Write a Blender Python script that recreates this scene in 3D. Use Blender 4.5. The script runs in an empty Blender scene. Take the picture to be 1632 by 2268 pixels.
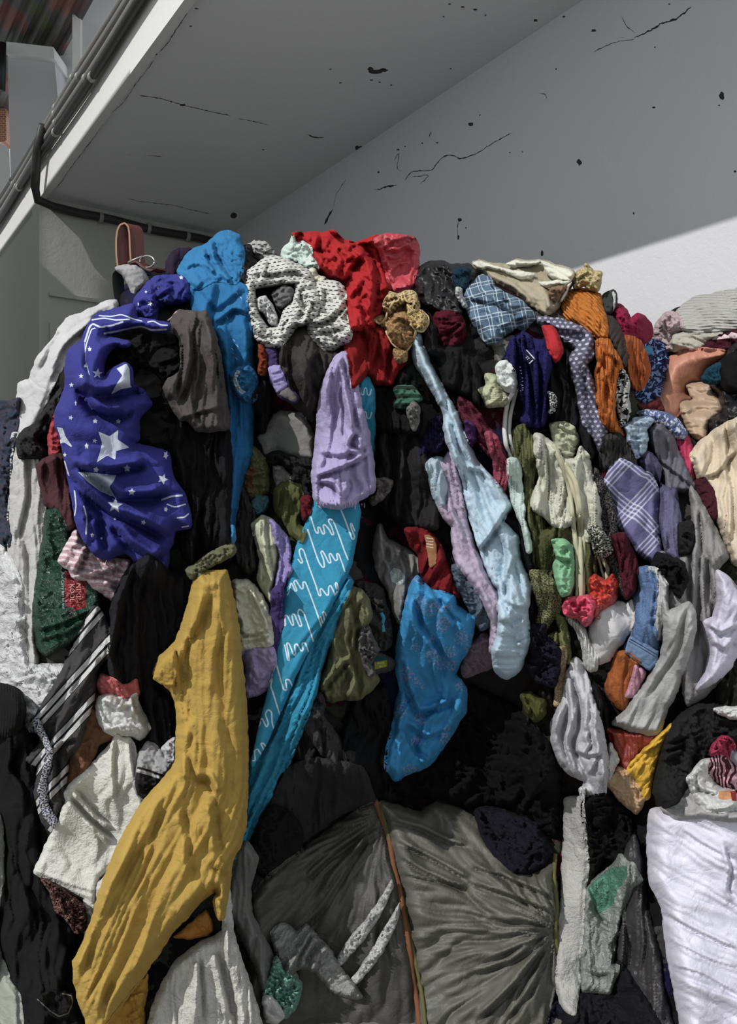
import bpy, math, random
import numpy as np
from mathutils import Vector
from mathutils.geometry import delaunay_2d_cdt

# ------------------------------------------------------------------ camera, world, sun, exposure
SC = bpy.context.scene
COL = SC.collection
FPX = 1746.0                      # focal length in pixels of the 1632x2268 frame
CAM = np.array([0.0, 0.0, 1.8])
cd = bpy.data.cameras.new('camera'); cam = bpy.data.objects.new('camera', cd); COL.objects.link(cam)
cam.location = CAM; cam.rotation_euler = (math.pi/2, 0, 0)
cd.sensor_fit = 'VERTICAL'; cd.sensor_height = 24.0; cd.lens = 24.0*FPX/2268.0
cd.clip_start = 0.05; cd.clip_end = 200
SC.camera = cam

TH = math.radians(35.3)           # the building runs 35 degrees to the left of the view
U = np.array([-math.sin(TH), math.cos(TH)]); V = np.array([math.cos(TH), math.sin(TH)])
def uv(u, v, z): p = u*U + v*V; return (p[0], p[1], CAM[2]+z)   # z is measured from eye height

SUN_DIR = Vector(tuple(1.0*V + 0.22*U) + (-0.80,))
sd = bpy.data.lights.new('sun', 'SUN'); sun = bpy.data.objects.new('sun', sd); COL.objects.link(sun)
sun.rotation_euler = SUN_DIR.to_track_quat('-Z', 'Y').to_euler()
sun.location = (-6, -4, 8)
sd.energy = 3.0; sd.angle = math.radians(0.6); sd.color = (1.0, 0.975, 0.96)

W = bpy.data.worlds.new('world'); SC.world = W; W.use_nodes = True
bgn = W.node_tree.nodes['Background']
bgn.inputs[0].default_value = (0.90, 0.96, 1.0, 1); bgn.inputs[1].default_value = 0.80
SC.view_settings.view_transform = 'Standard'; SC.view_settings.look = 'None'
SC.view_settings.gamma = 1.0; SC.view_settings.exposure = 0.0; SC.view_settings.use_curve_mapping = False
SC.cycles.max_bounces = 5; SC.cycles.diffuse_bounces = 3

# ------------------------------------------------------------------ noise
rs = np.random.RandomState(7)
PERM = rs.permutation(256); PERM = np.concatenate([PERM, PERM, PERM])
ANG = rs.rand(256)*2*math.pi; GX, GY = np.cos(ANG), np.sin(ANG)
def noise(x, y):
    xi = np.floor(x).astype(int); yi = np.floor(y).astype(int)
    xf = x-xi; yf = y-yi; xi &= 255; yi &= 255
    u = xf*xf*xf*(xf*(xf*6-15)+10); v = yf*yf*yf*(yf*(yf*6-15)+10)
    def g(a, b, dx, dy):
        h = PERM[PERM[a]+b]; return GX[h]*dx+GY[h]*dy
    n00 = g(xi, yi, xf, yf); n10 = g(xi+1, yi, xf-1, yf)
    n01 = g(xi, yi+1, xf, yf-1); n11 = g(xi+1, yi+1, xf-1, yf-1)
    return 1.5*((n00*(1-u)+n10*u)*(1-v)+(n01*(1-u)+n11*u)*v)
def bil(n): return np.sqrt(n*n+0.004)

# ------------------------------------------------------------------ materials
def lin(c):
    c = c/255.0
    return c/12.92 if c <= 0.04045 else ((c+0.055)/1.055)**2.4
def rgb(c, k=1.18):
    l = [lin(x)*k for x in c]; g = 0.3*l[0]+0.55*l[1]+0.15*l[2]
    return tuple(min(0.9, x*0.9+g*0.1) for x in l)+(1.0,)
MC = {}
class NT:
    def __init__(s, name):
        s.m = bpy.data.materials.new(name); s.m.use_nodes = True
        s.t = s.m.node_tree; s.b = s.t.nodes['Principled BSDF']
    def n(s, typ, **kw):
        nd = s.t.nodes.new(typ)
        for k, v in kw.items():
            if k.startswith('i_'):
                k = k[2:]; k = int(k) if k.isdigit() else k.replace('_', ' ')
                nd.inputs[k].default_value = v
            else: setattr(nd, k, v)
        return nd
    def l(s, a, b): s.t.links.new(a, b)
    def math(s, op, a, b=None, c=None):
        nd = s.t.nodes.new('ShaderNodeMath'); nd.operation = op
        for i, x in enumerate((a, b, c)):
            if x is None: continue
            if isinstance(x, (int, float)): nd.inputs[i].default_value = x
            else: s.l(x, nd.inputs[i])
        return nd.outputs[0]
    def mix(s, f, a, b):
        nd = s.t.nodes.new('ShaderNodeMix'); nd.data_type = 'RGBA'
        if isinstance(f, (int, float)): nd.inputs[0].default_value = f
        else: s.l(f, nd.inputs[0])
        for i, x in ((6, a), (7, b)):
            if isinstance(x, tuple): nd.inputs[i].default_value = x
            else: s.l(x, nd.inputs[i])
        return nd.outputs[2]
def mat(col, kind='cloth', col2=None, sc=1.0, ang=0.0, k=0.80):
    key = (tuple(col), kind, tuple(col2) if col2 else None, sc, ang, k)
    if key in MC: return MC[key]
    N = NT('%s_%02x%02x%02x' % ((kind,)+tuple(int(x) for x in col)))
    A = rgb(col, k); B = rgb(col2, k) if col2 else tuple(x*0.5 for x in A[:3])+(1,)
    tc = N.n('ShaderNodeTexCoord'); mp = N.n('ShaderNodeMapping'); N.l(tc.outputs['UV'], mp.inputs[0])
    mp.inputs['Rotation'].default_value = (0, 0, math.radians(ang)); mp.inputs['Scale'].default_value = (sc, sc, sc)
    sep = N.n('ShaderNodeSeparateXYZ'); N.l(mp.outputs[0], sep.inputs[0]); X, Y = sep.outputs[0], sep.outputs[1]
    nz = N.n('ShaderNodeTexNoise', i_Scale=2.2, i_Detail=6.0, i_Roughness=0.62); N.l(tc.outputs['UV'], nz.inputs['Vector'])
    fine = N.n('ShaderNodeTexNoise', i_Scale=42.0, i_Detail=3.0, i_Roughness=0.7); N.l(tc.outputs['UV'], fine.inputs['Vector'])
    fine_s, fine_d = 0.16, 0.0025
    N.b.inputs['Roughness'].default_value = 0.9
    N.b.inputs['Specular IOR Level'].default_value = 0.15
    def line(c, per, w):         # 1 inside stripes of width fraction w
        f = N.math('FRACT', N.math('MULTIPLY', c, 1.0/per)); return N.math('LESS_THAN', f, w)
    base = A; hgt = fine.outputs[0]
    if kind in ('stripes', 'thinstripes'):
        base = N.mix(line(Y, 0.18, 0.45 if kind == 'stripes' else 0.2), A, B)
    elif kind == 'towel':        # wide dark bands with white stripes edged in dark
        f = N.math('FRACT', N.math('MULTIPLY', Y, 1.0/0.62))
        s1 = N.math('MULTIPLY', N.math('GREATER_THAN', f, 0.50), N.math('LESS_THAN', f, 0.66))
        s2 = N.math('MULTIPLY', N.math('GREATER_THAN', f, 0.74), N.math('LESS_THAN', f, 0.90))
        s3 = N.math('MULTIPLY', N.math('GREATER_THAN', f, 0.47), N.math('LESS_THAN', f, 0.95))
        base = N.mix(N.math('MAXIMUM', s1, s2), N.mix(s3, A, (0.012, 0.012, 0.014, 1)), B)
    elif kind == 'plaid':
        b1 = N.math('ADD', line(X, 0.30, 0.10), line(Y, 0.30, 0.10))
        b2 = N.math('ADD', line(N.math('ADD', X, 0.08), 0.30, 0.06), line(N.math('ADD', Y, 0.08), 0.30, 0.06))
        b3 = N.math('ADD', line(N.math('ADD', X, 0.02), 0.60, 0.5), line(N.math('ADD', Y, 0.02), 0.60, 0.5))
        c = N.mix(N.math('MULTIPLY', b3, 0.35), A, tuple(x*0.45 for x in A[:3])+(1,))
        base = N.mix(N.math('MINIMUM', N.math('MULTIPLY', N.math('ADD', b1, b2), 0.75), 1.0), c, B)
    elif kind == 'windowpane':   # groups of thin pale lines, dots where they cross
        def grp(c):
            f = N.math('FRACT', N.math('MULTIPLY', c, 1.0/0.85)); g = N.math('LESS_THAN', f, 0.42)
            return N.math('MULTIPLY', g, N.math('LESS_THAN', N.math('FRACT', N.math('MULTIPLY', f, 9.5)), 0.42))
        s = N.math('MINIMUM', N.math('ADD', N.math('MULTIPLY', grp(X), 0.6), N.math('MULTIPLY', grp(Y), 0.6)), 1.0)
        base = N.mix(s, A, B)
    elif kind in ('dots', 'dash'):
        xs = N.math('ADD', N.math('MULTIPLY', X, 1/0.13), N.math('MULTIPLY', N.math('FLOOR', N.math('MULTIPLY', Y, 1/0.10)), 0.5))
        fx = N.math('SUBTRACT', N.math('FRACT', xs), 0.5)
        fy = N.math('SUBTRACT', N.math('FRACT', N.math('MULTIPLY', Y, 1/0.10)), 0.5)
        if kind == 'dots':
            r = N.math('SQRT', N.math('ADD', N.math('MULTIPLY', fx, fx), N.math('MULTIPLY', fy, fy)))
            base = N.mix(N.math('LESS_THAN', r, 0.28), A, B)
        else:
            t = N.math('ABSOLUTE', N.math('ADD', fx, N.math('MULTIPLY', nz.outputs[0], 0.5)))
            q = N.math('MULTIPLY', N.math('LESS_THAN', N.math('ABSOLUTE', fy), 0.12), N.math('LESS_THAN', N.math('ABSOLUTE', fx), 0.28))
            base = N.mix(q, A, B)
    elif kind == 'floral':       # scattered sprigs
        vo = N.n('ShaderNodeTexVoronoi', i_Scale=2.6); N.l(mp.outputs[0], vo.inputs['Vector'])
        n2 = N.n('ShaderNodeTexNoise', i_Scale=20.0, i_Detail=2.0); N.l(mp.outputs[0], n2.inputs['Vector'])
        m = N.math('MULTIPLY', N.math('LESS_THAN', vo.outputs['Distance'], 0.42), N.math('GREATER_THAN', n2.outputs[0], 0.52))
        base = N.mix(N.math('MULTIPLY', m, 0.8), A, B)
    elif kind == 'mottle':
        n2 = N.n('ShaderNodeTexNoise', i_Scale=9.0, i_Detail=3.0, i_Distortion=1.2); N.l(mp.outputs[0], n2.inputs['Vector'])
        base = N.mix(N.math('GREATER_THAN', n2.outputs[0], 0.53), A, B)
    elif kind == 'zebra':
        wv = N.n('ShaderNodeTexWave', i_Scale=3.2, i_Distortion=9.0, i_Detail=1.5); N.l(mp.outputs[0], wv.inputs['Vector'])
        base = N.mix(N.math('GREATER_THAN', wv.outputs[1], 0.5), A, B)
    elif kind == 'tweed':
        n2 = N.n('ShaderNodeTexNoise', i_Scale=30.0, i_Detail=2.0); N.l(mp.outputs[0], n2.inputs['Vector'])
        base = N.mix(N.math('GREATER_THAN', n2.outputs[0], 0.5), A, B); fine_d = 0.006
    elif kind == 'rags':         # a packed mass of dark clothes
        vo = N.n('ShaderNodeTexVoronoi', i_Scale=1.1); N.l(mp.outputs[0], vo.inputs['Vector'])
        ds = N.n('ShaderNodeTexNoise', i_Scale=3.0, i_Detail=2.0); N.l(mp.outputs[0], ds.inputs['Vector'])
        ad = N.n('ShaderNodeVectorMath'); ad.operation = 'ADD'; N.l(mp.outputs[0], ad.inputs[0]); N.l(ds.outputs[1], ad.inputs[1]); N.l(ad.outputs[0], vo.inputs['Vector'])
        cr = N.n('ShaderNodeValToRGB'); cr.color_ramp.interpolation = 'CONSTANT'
        cs = [(0, (20, 20, 22)), (.16, (34, 33, 34)), (.3, (52, 12, 24)), (.38, (15, 15, 17)), (.5, (20, 18, 46)), (.6, (44, 46, 34)),  # dark cloth tones, lowered further to carry the shade of the gaps
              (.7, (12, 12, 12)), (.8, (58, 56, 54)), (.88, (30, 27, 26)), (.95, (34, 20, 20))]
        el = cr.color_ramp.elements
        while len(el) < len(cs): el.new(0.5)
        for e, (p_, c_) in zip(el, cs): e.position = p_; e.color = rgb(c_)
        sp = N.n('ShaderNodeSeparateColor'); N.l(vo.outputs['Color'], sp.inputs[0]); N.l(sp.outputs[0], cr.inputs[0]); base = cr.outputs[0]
    elif kind in ('plastic', 'satin', 'sack', 'leather'):
        N.b.inputs['Roughness'].default_value = {'plastic': 0.28, 'satin': 0.45, 'sack': 0.5, 'leather': 0.5}[kind]
        N.b.inputs['Specular IOR Level'].default_value = 0.5 if kind != 'sack' else 0.3
        if kind == 'plastic':
            fine_s, fine_d = 0.5, 0.012; fine.inputs['Scale'].default_value = 7.0; fine.inputs['Distortion'].default_value = 1.5
        if kind == 'sack': fine_d = 0.004
    if kind in ('knit', 'rib', 'cable'):
        wv = N.n('ShaderNodeTexWave', i_Scale=7.0 if kind == 'cable' else 5.0, i_Distortion=1.2 if kind == 'cable' else 0.4, i_Detail=1.0)
        wv.bands_direction = 'X' if kind != 'cable' else 'DIAGONAL'
        N.l(mp.outputs[0], wv.inputs['Vector']); hgt = N.math('ADD', N.math('MULTIPLY', wv.outputs[1], 0.7), N.math('MULTIPLY', fine.outputs[0], 0.5))
        fine_s, fine_d = 0.5, 0.010
        base = N.mix(N.math('MULTIPLY', wv.outputs[1], 0.25), A, tuple(x*0.55 for x in A[:3])+(1,))
    if kind == 'lace':
        vo = N.n('ShaderNodeTexVoronoi', i_Scale=14.0); vo.feature = 'DISTANCE_TO_EDGE'; N.l(mp.outputs[0], vo.inputs['Vector'])
        N.l(N.mix(N.math('LESS_THAN', vo.outputs[0], 0.10), B, A), N.b.inputs['Base Color']); base = None
    if kind == 'crinkle':
        fine.inputs['Scale'].default_value = 9.0; fine_s, fine_d = 0.35, 0.010
    if base is not None:
        # gentle wear and dye variation
        v = N.math('ADD', N.math('MULTIPLY', nz.outputs[0], 0.34), 0.83)
        hs = N.n('ShaderNodeHueSaturation')
        N.l(v, hs.inputs['Value'])
        if isinstance(base, tuple): hs.inputs['Color'].default_value = base
        else: N.l(base, hs.inputs['Color'])
        N.l(hs.outputs[0], N.b.inputs['Base Color'])
    if kind == 'sheer':
        N.b.inputs['Alpha'].default_value = 0.72
    bp = N.n('ShaderNodeBump', i_Strength=fine_s, i_Distance=fine_d*4)
    rg = N.n('ShaderNodeTexNoise', i_Scale=2.6, i_Detail=4.0, i_Roughness=0.45, i_Distortion=0.5); N.l(tc.outputs['UV'], rg.inputs['Vector'])
    rv = N.math('ABSOLUTE', N.math('SUBTRACT', rg.outputs[0], 0.5))     # creased, like pressed fabric
    bq = N.n('ShaderNodeBump', i_Strength=0.32, i_Distance=0.045); N.l(rv, bq.inputs['Height']); N.l(bq.outputs[0], bp.inputs['Normal'])
    N.l(hgt, bp.inputs['Height']); N.l(bp.outputs[0], N.b.inputs['Normal'])
    MC[key] = N.m
    return N.m
def plain(name, col, rough=0.8, metal=0.0, k=1.0):
    key = (name,)
    if key in MC: return MC[key]
    N = NT(name); nz = N.n('ShaderNodeTexNoise', i_Scale=14.0, i_Detail=4.0); tc = N.n('ShaderNodeTexCoord'); N.l(tc.outputs['Object'], nz.inputs['Vector'])
    A = rgb(col, k); N.l(N.mix(N.math('MULTIPLY', nz.outputs[0], 0.5), A, tuple(x*0.6 for x in A[:3])+(1,)), N.b.inputs['Base Color'])
    N.b.inputs['Roughness'].default_value = rough; N.b.inputs['Metallic'].default_value = metal
    MC[key] = N.m; return N.m
def concrete(name, col, dirt=0.35):
    N = NT(name); tc = N.n('ShaderNodeTexCoord'); O = tc.outputs['Object']
    n1 = N.n('ShaderNodeTexNoise', i_Scale=0.9, i_Detail=7.0, i_Roughness=0.65); N.l(O, n1.inputs['Vector'])
    n2 = N.n('ShaderNodeTexNoise', i_Scale=26.0, i_Detail=5.0, i_Roughness=0.7); N.l(O, n2.inputs['Vector'])
    n3 = N.n('ShaderNodeTexNoise', i_Scale=5.0, i_Detail=6.0, i_Roughness=0.75, i_Distortion=0.6); N.l(O, n3.inputs['Vector'])
    A = rgb(col, 1.0); D = tuple(x*(1-dirt) for x in A[:3])+(1,)
    pits = N.math('GREATER_THAN', n3.outputs[0], 0.70)
    c = N.mix(N.math('MULTIPLY', n1.outputs[0], 0.55), A, D)
    c = N.mix(N.math('MULTIPLY', pits, 0.35), c, D)
    N.l(c, N.b.inputs['Base Color']); N.b.inputs['Roughness'].default_value = 0.92
    h = N.math('ADD', n2.outputs[0], N.math('MULTIPLY', n3.outputs[0], 1.5))
    bp = N.n('ShaderNodeBump', i_Strength=0.25, i_Distance=0.01); N.l(h, bp.inputs['Height']); N.l(bp.outputs[0], N.b.inputs['Normal'])
    return N.m

# ------------------------------------------------------------------ object helpers
def tag(o, label=None, cat=None, group=None, kind=None):
    if label: o['label'] = label
    if cat: o['category'] = cat
    if group: o['group'] = group
    if kind: o['kind'] = kind
    return o
def mkobj(name, verts, faces, mats, parent=None, smooth=True, fm=None, uvs=None):
    me = bpy.data.meshes.new(name); me.from_pydata([tuple(v) for v in verts], [], [tuple(int(i) for i in f) for f in faces])
    for m in (mats if isinstance(mats, list) else [mats]): me.materials.append(m)
    if smooth: me.polygons.foreach_set('use_smooth', np.ones(len(me.polygons), bool))
    if fm is not None: me.polygons.foreach_set('material_index', np.asarray(fm, dtype=np.int32))
    if uvs is not None:
        lay = me.uv_layers.new(name='map'); li = np.zeros(len(me.loops), np.int32); me.loops.foreach_get('vertex_index', li)
        lay.data.foreach_set('uv', np.asarray(uvs, dtype=np.float32)[li].ravel())
    me.update()
    o = bpy.data.objects.new(name, me); COL.objects.link(o)
    if parent: o.parent = parent
    return o
class MB:
    def __init__(s): s.v = []; s.f = []
    def box(s, pts8):
        b = len(s.v); s.v += [tuple(p) for p in pts8]
        for f in ((0,1,2,3), (7,6,5,4), (0,4,5,1), (1,5,6,2), (2,6,7,3), (3,7,4,0)): s.f.append([b+i for i in f])
        return s
    def uvbox(s, u0, u1, v0, v1, z0, z1):
        return s.box([uv(u0,v0,z0), uv(u0,v1,z0), uv(u1,v1,z0), uv(u1,v0,z0), uv(u0,v0,z1), uv(u0,v1,z1), uv(u1,v1,z1), uv(u1,v0,z1)])
    def tube(s, path, r, n=10, flat=1.0):
        path = [np.array(p, float) for p in path]; b = len(s.v); up = np.array([0.02, -1.0, 0.03])
        for i, p in enumerate(path):
            t = path[min(i+1, len(path)-1)]-path[max(i-1, 0)]; t /= (np.linalg.norm(t)+1e-9)
            x = np.cross(t, up); x /= (np.linalg.norm(x)+1e-9); y = np.cross(x, t)
            rr = r[i] if hasattr(r, '__len__') else r
            for k in range(n):
                a = 2*math.pi*k/n; s.v.append(tuple(p+x*rr*math.cos(a)+y*rr*flat*math.sin(a)))
        for i in range(len(path)-1):
            for k in range(n): s.f.append([b+i*n+k, b+i*n+(k+1)%n, b+(i+1)*n+(k+1)%n, b+(i+1)*n+k])
        s.f.append([b+k for k in range(n)][::-1]); e = b+(len(path)-1)*n; s.f.append([e+k for k in range(n)])
        return s
    def build(s, name, m, parent=None, smooth=False): return mkobj(name, s.v, s.f, m, parent, smooth)

# ------------------------------------------------------------------ tracing frames: (x0, y0, scale)
FR = dict(P=(0,0,1), A=(0,480,2.914), B=(500,480,2.914), C=(900,560,2.914), D=(0,900,2.914), E=(480,900,3.4), F=(800,900,3.4),
          G=(1152,620,3.4), H=(1152,1060,3.4), I=(0,1300,2.914), J=(500,1300,2.914), K=(1000,1380,2.582), L=(0,1740,2.914),
          M=(480,1740,2.914), N=(1040,1740,2.757), Q=(120,640,5.1), S=(540,1100,5.44), T=(120,1200,11.343), W=(180,480,5.829),
          X=(1400,1540,6.302), Y=(1080,760,10.2), R=(0,0,1.99), O=(800,0,1.9615))
def px(s):
    """'F 12,30 40,50 P 7,8' -> pixel coordinates of the photograph; a letter switches the tracing frame"""
    f = FR['P']; out = []
    for tok in s.replace(':', ' ').split():
        if tok in FR: f = FR[tok]; continue
        a, b = tok.split(','); out.append((f[0]+float(a)/f[2], f[1]+float(b)/f[2]))
    return np.array(out)
def resample(p, step, closed):
    q = np.vstack([p, p[:1]]) if closed else p
    d = np.r_[0, np.cumsum(np.hypot(*np.diff(q, axis=0).T))]; n = max(3, int(round(d[-1]/step)))
    t = np.linspace(0, d[-1], n+1); r = np.c_[np.interp(t, d, q[:,0]), np.interp(t, d, q[:,1])]
    return r[:-1] if closed else r
def spline(p, closed, k=8):
    n = len(p); out = []
    for i in range(n if closed else n-1):
        if closed: a, b, c, d = p[(i-1)%n], p[i], p[(i+1)%n], p[(i+2)%n]
        else: a, b, c, d = p[max(i-1,0)], p[i], p[i+1], p[min(i+2,n-1)]
        m1 = (c-a)*0.22; m2 = (d-b)*0.22; L = np.hypot(*(c-b))
        for m in (m1, m2):
            l = np.hypot(*m)
            if l > L: m *= L/l
        for j in range(k):
            t = j/k; t2 = t*t; t3 = t2*t
            out.append((2*t3-3*t2+1)*b+(t3-2*t2+t)*m1+(-2*t3+3*t2)*c+(t3-t2)*m2)
    if not closed: out.append(p[-1])
    return np.array(out)
def inside(P, poly):
    x, y = P[:,0], P[:,1]; r = np.zeros(len(P), bool); a = poly; b = np.roll(poly, -1, 0)
    for (x0, y0), (x1, y1) in zip(a, b):
        if y0 == y1: continue
        c = ((y0 > y) != (y1 > y)) & (x < (x1-x0)*(y-y0)/(y1-y0)+x0); r ^= c
    return r
def segdist(P, poly, closed=True):
    """distance, signed side, arclength of the nearest point on a polyline"""
    a = poly if closed else poly[:-1]; b = np.roll(poly, -1, 0) if closed else poly[1:]
    best = np.full(len(P), 1e9); side = np.zeros(len(P)); al = np.zeros(len(P)); s0 = 0.0
    for p, q in zip(a, b):
        d = q-p; L = math.hypot(*d)
        if L < 1e-6: continue
        w = P-p; t = np.clip((w@d)/(L*L), 0, 1); e = w-t[:,None]*d; dist = np.hypot(e[:,0], e[:,1]); m = dist < best
        best[m] = dist[m]; al[m] = s0+t[m]*L; side[m] = np.sign(d[0]*w[m,1]-d[1]*w[m,0]); s0 += L
    return best, side, al
def strokepoly(pts, w):
    """outline of a brush stroke of width w along a polyline"""
    p = resample(pts, 3.0, False); t = np.gradient(p, axis=0); t /= (np.hypot(t[:,0], t[:,1])[:,None]+1e-9); n = np.c_[-t[:,1], t[:,0]]*w/2
    return np.vstack([p+n, (p-n)[::-1]])
def unproj(p, Y):
    """points at real distance Y in front of the lens"""
    Y = np.broadcast_to(np.asarray(Y, float), (len(p),))
    return np.c_[(p[:,0]-816)/FPX*Y, Y, CAM[2]+(1134-p[:,1])/FPX*Y]

# ------------------------------------------------------------------ what already lies there: distance of the pile's surface
GS = 4.0; BX0, BY0 = -120.0, 420.0; NX, NY = 475, 500
buf = np.full((NY, NX), np.nan)
gx = BX0+GS*np.arange(NX); gy = BY0+GS*np.arange(NY); GXX, GYY = np.meshgrid(gx, gy)
def bsample(F, p):
    x = np.clip((p[:,0]-BX0)/GS, 0, NX-1.001); y = np.clip((p[:,1]-BY0)/GS, 0, NY-1.001)
    i = x.astype(int); j = y.astype(int); a = x-i; b = y-j
    return (F[j,i]*(1-a)+F[j,i+1]*a)*(1-b)+(F[j+1,i]*(1-a)+F[j+1,i+1]*a)*b
def blur1(A, s, ax):
    r = int(3*s)+1; k = np.exp(-0.5*(np.arange(-r, r+1)/s)**2); k /= k.sum()
    pad = [(0,0),(0,0)]; pad[ax] = (r, r); Q = np.pad(A, pad); out = np.zeros_like(A); n = A.shape[ax]
    for i, w in enumerate(k): out += w*(Q[i:i+n] if ax == 0 else Q[:,i:i+n])
    return out
def nblur(A, s):
    m = np.isfinite(A).astype(float); z = np.where(m > 0, A, 0)
    w = blur1(blur1(m, s, 0), s, 1); v = blur1(blur1(z, s, 0), s, 1)
    return np.where(w > 1e-3, v/np.maximum(w, 1e-3), np.nan)

HASH = np.random.RandomState(3).rand(1024)
def pleat(s, t, Wd, Lr, seed, warp=0.9):
    """folds of cloth: each swells slowly, then drops sharply into the crease beside it"""
    ox, oy = seed*5.31 % 71, seed*3.77 % 83
    c = t/Wd+warp*noise(s/(Wd*Lr*1.1)+ox, t/(Wd*3.2)+oy)+0.25*warp*noise(s/(Wd*Lr*0.35)+oy, t/(Wd*1.4)+ox)
    i = np.floor(c); fr = c-i; h = HASH[(i.astype(int)*7+seed*13) % 1024]
    a = (0.35+0.8*h)*np.clip(0.55+1.1*noise(s/(Wd*Lr*1.3)+h*40, i*0.37+oy), 0.08, 1.3)
    p = 0.60+0.24*HASH[(i.astype(int)*5+seed*3+77) % 1024]
    up = np.sin(0.5*math.pi*np.clip(fr/p, 0, 1))**1.1; dn = np.cos(0.5*math.pi*np.clip((fr-p)/(1-p), 0, 1))**0.9
    return a*np.where(fr < p, up, dn)
def foldfield(P, style, Wd, Lr, ang, spine, seed, gather):
    ox, oy = seed*13.7 % 97, seed*7.31 % 89
    if spine is not None:
        d, sd_, al = segdist(P, spine, False); t = d*sd_; s = al
    else:
        a = math.radians(ang); s = P[:,0]*math.sin(a)+P[:,1]*math.cos(a); t = P[:,0]*math.cos(a)-P[:,1]*math.sin(a)
    wx = noise(s/(Wd*3.1)+ox, t/(Wd*2.3)+oy); wy = noise(s/(Wd*2.6)+oy+9, t/(Wd*2.2)+ox+4)
    if gather is not None:
        f = 0
        for (cx, cy, R) in gather:
            dx, dy = P[:,0]-cx, P[:,1]-cy; r = np.hypot(dx, dy); th = np.arctan2(dy, dx)
            n = noise(th*R+ox+0.5*noise(r/90+ox, th*2), r/260+oy); n2 = noise(th*R*2.3+oy, r/120+ox)
            f = f+(bil(n)*0.8+bil(n2)*0.3*np.clip(r/160, 0, 1))*np.clip(0.25+r/70, 0, 1)
        f = f/len(gather)
        return f*1.3
    if style == 'hang':
        f = 0.85*pleat(s, t, Wd*1.15, Lr, seed)+0.34*pleat(s, t, Wd*0.45, Lr*1.3, seed+11)+0.14*bil(noise(s/(Wd*1.0)+ox, t/(Wd*0.4)+oy))
    elif style == 'crumple':
        m = np.clip(0.5+0.9*noise(s/(Wd*2.0)+oy, t/(Wd*2.0)+ox), 0, 1)
        s2, t2 = s*0.5+t*0.87, t*0.5-s*0.87
        f = 0.85*pleat(s, t, Wd*1.25, 1.5, seed, 1.5)*m+0.75*pleat(s2, t2, Wd*1.05, 1.5, seed+5, 1.5)*(1-m)+0.30*pleat(s2, t2, Wd*0.45, 1.6, seed+9, 1.2)+0.15*bil(noise(s/(Wd*0.3)+ox, t/(Wd*0.3)+oy))
    elif style == 'scrunch':    # fine tight gathers
        f = 0.6*pleat(s, t, Wd, 1.5, seed, 1.5)+0.5*pleat(t, s, Wd*0.8, 1.5, seed+4, 1.5)
    else:                       # smooth
        f = 0.5*noise(s/(Wd*2.2)+ox, t/(Wd*1.3)+oy+0.4*wx)+0.35*pleat(s, t, Wd*1.1, 2.5, seed, 1.4)
    return f*1.35

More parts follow.
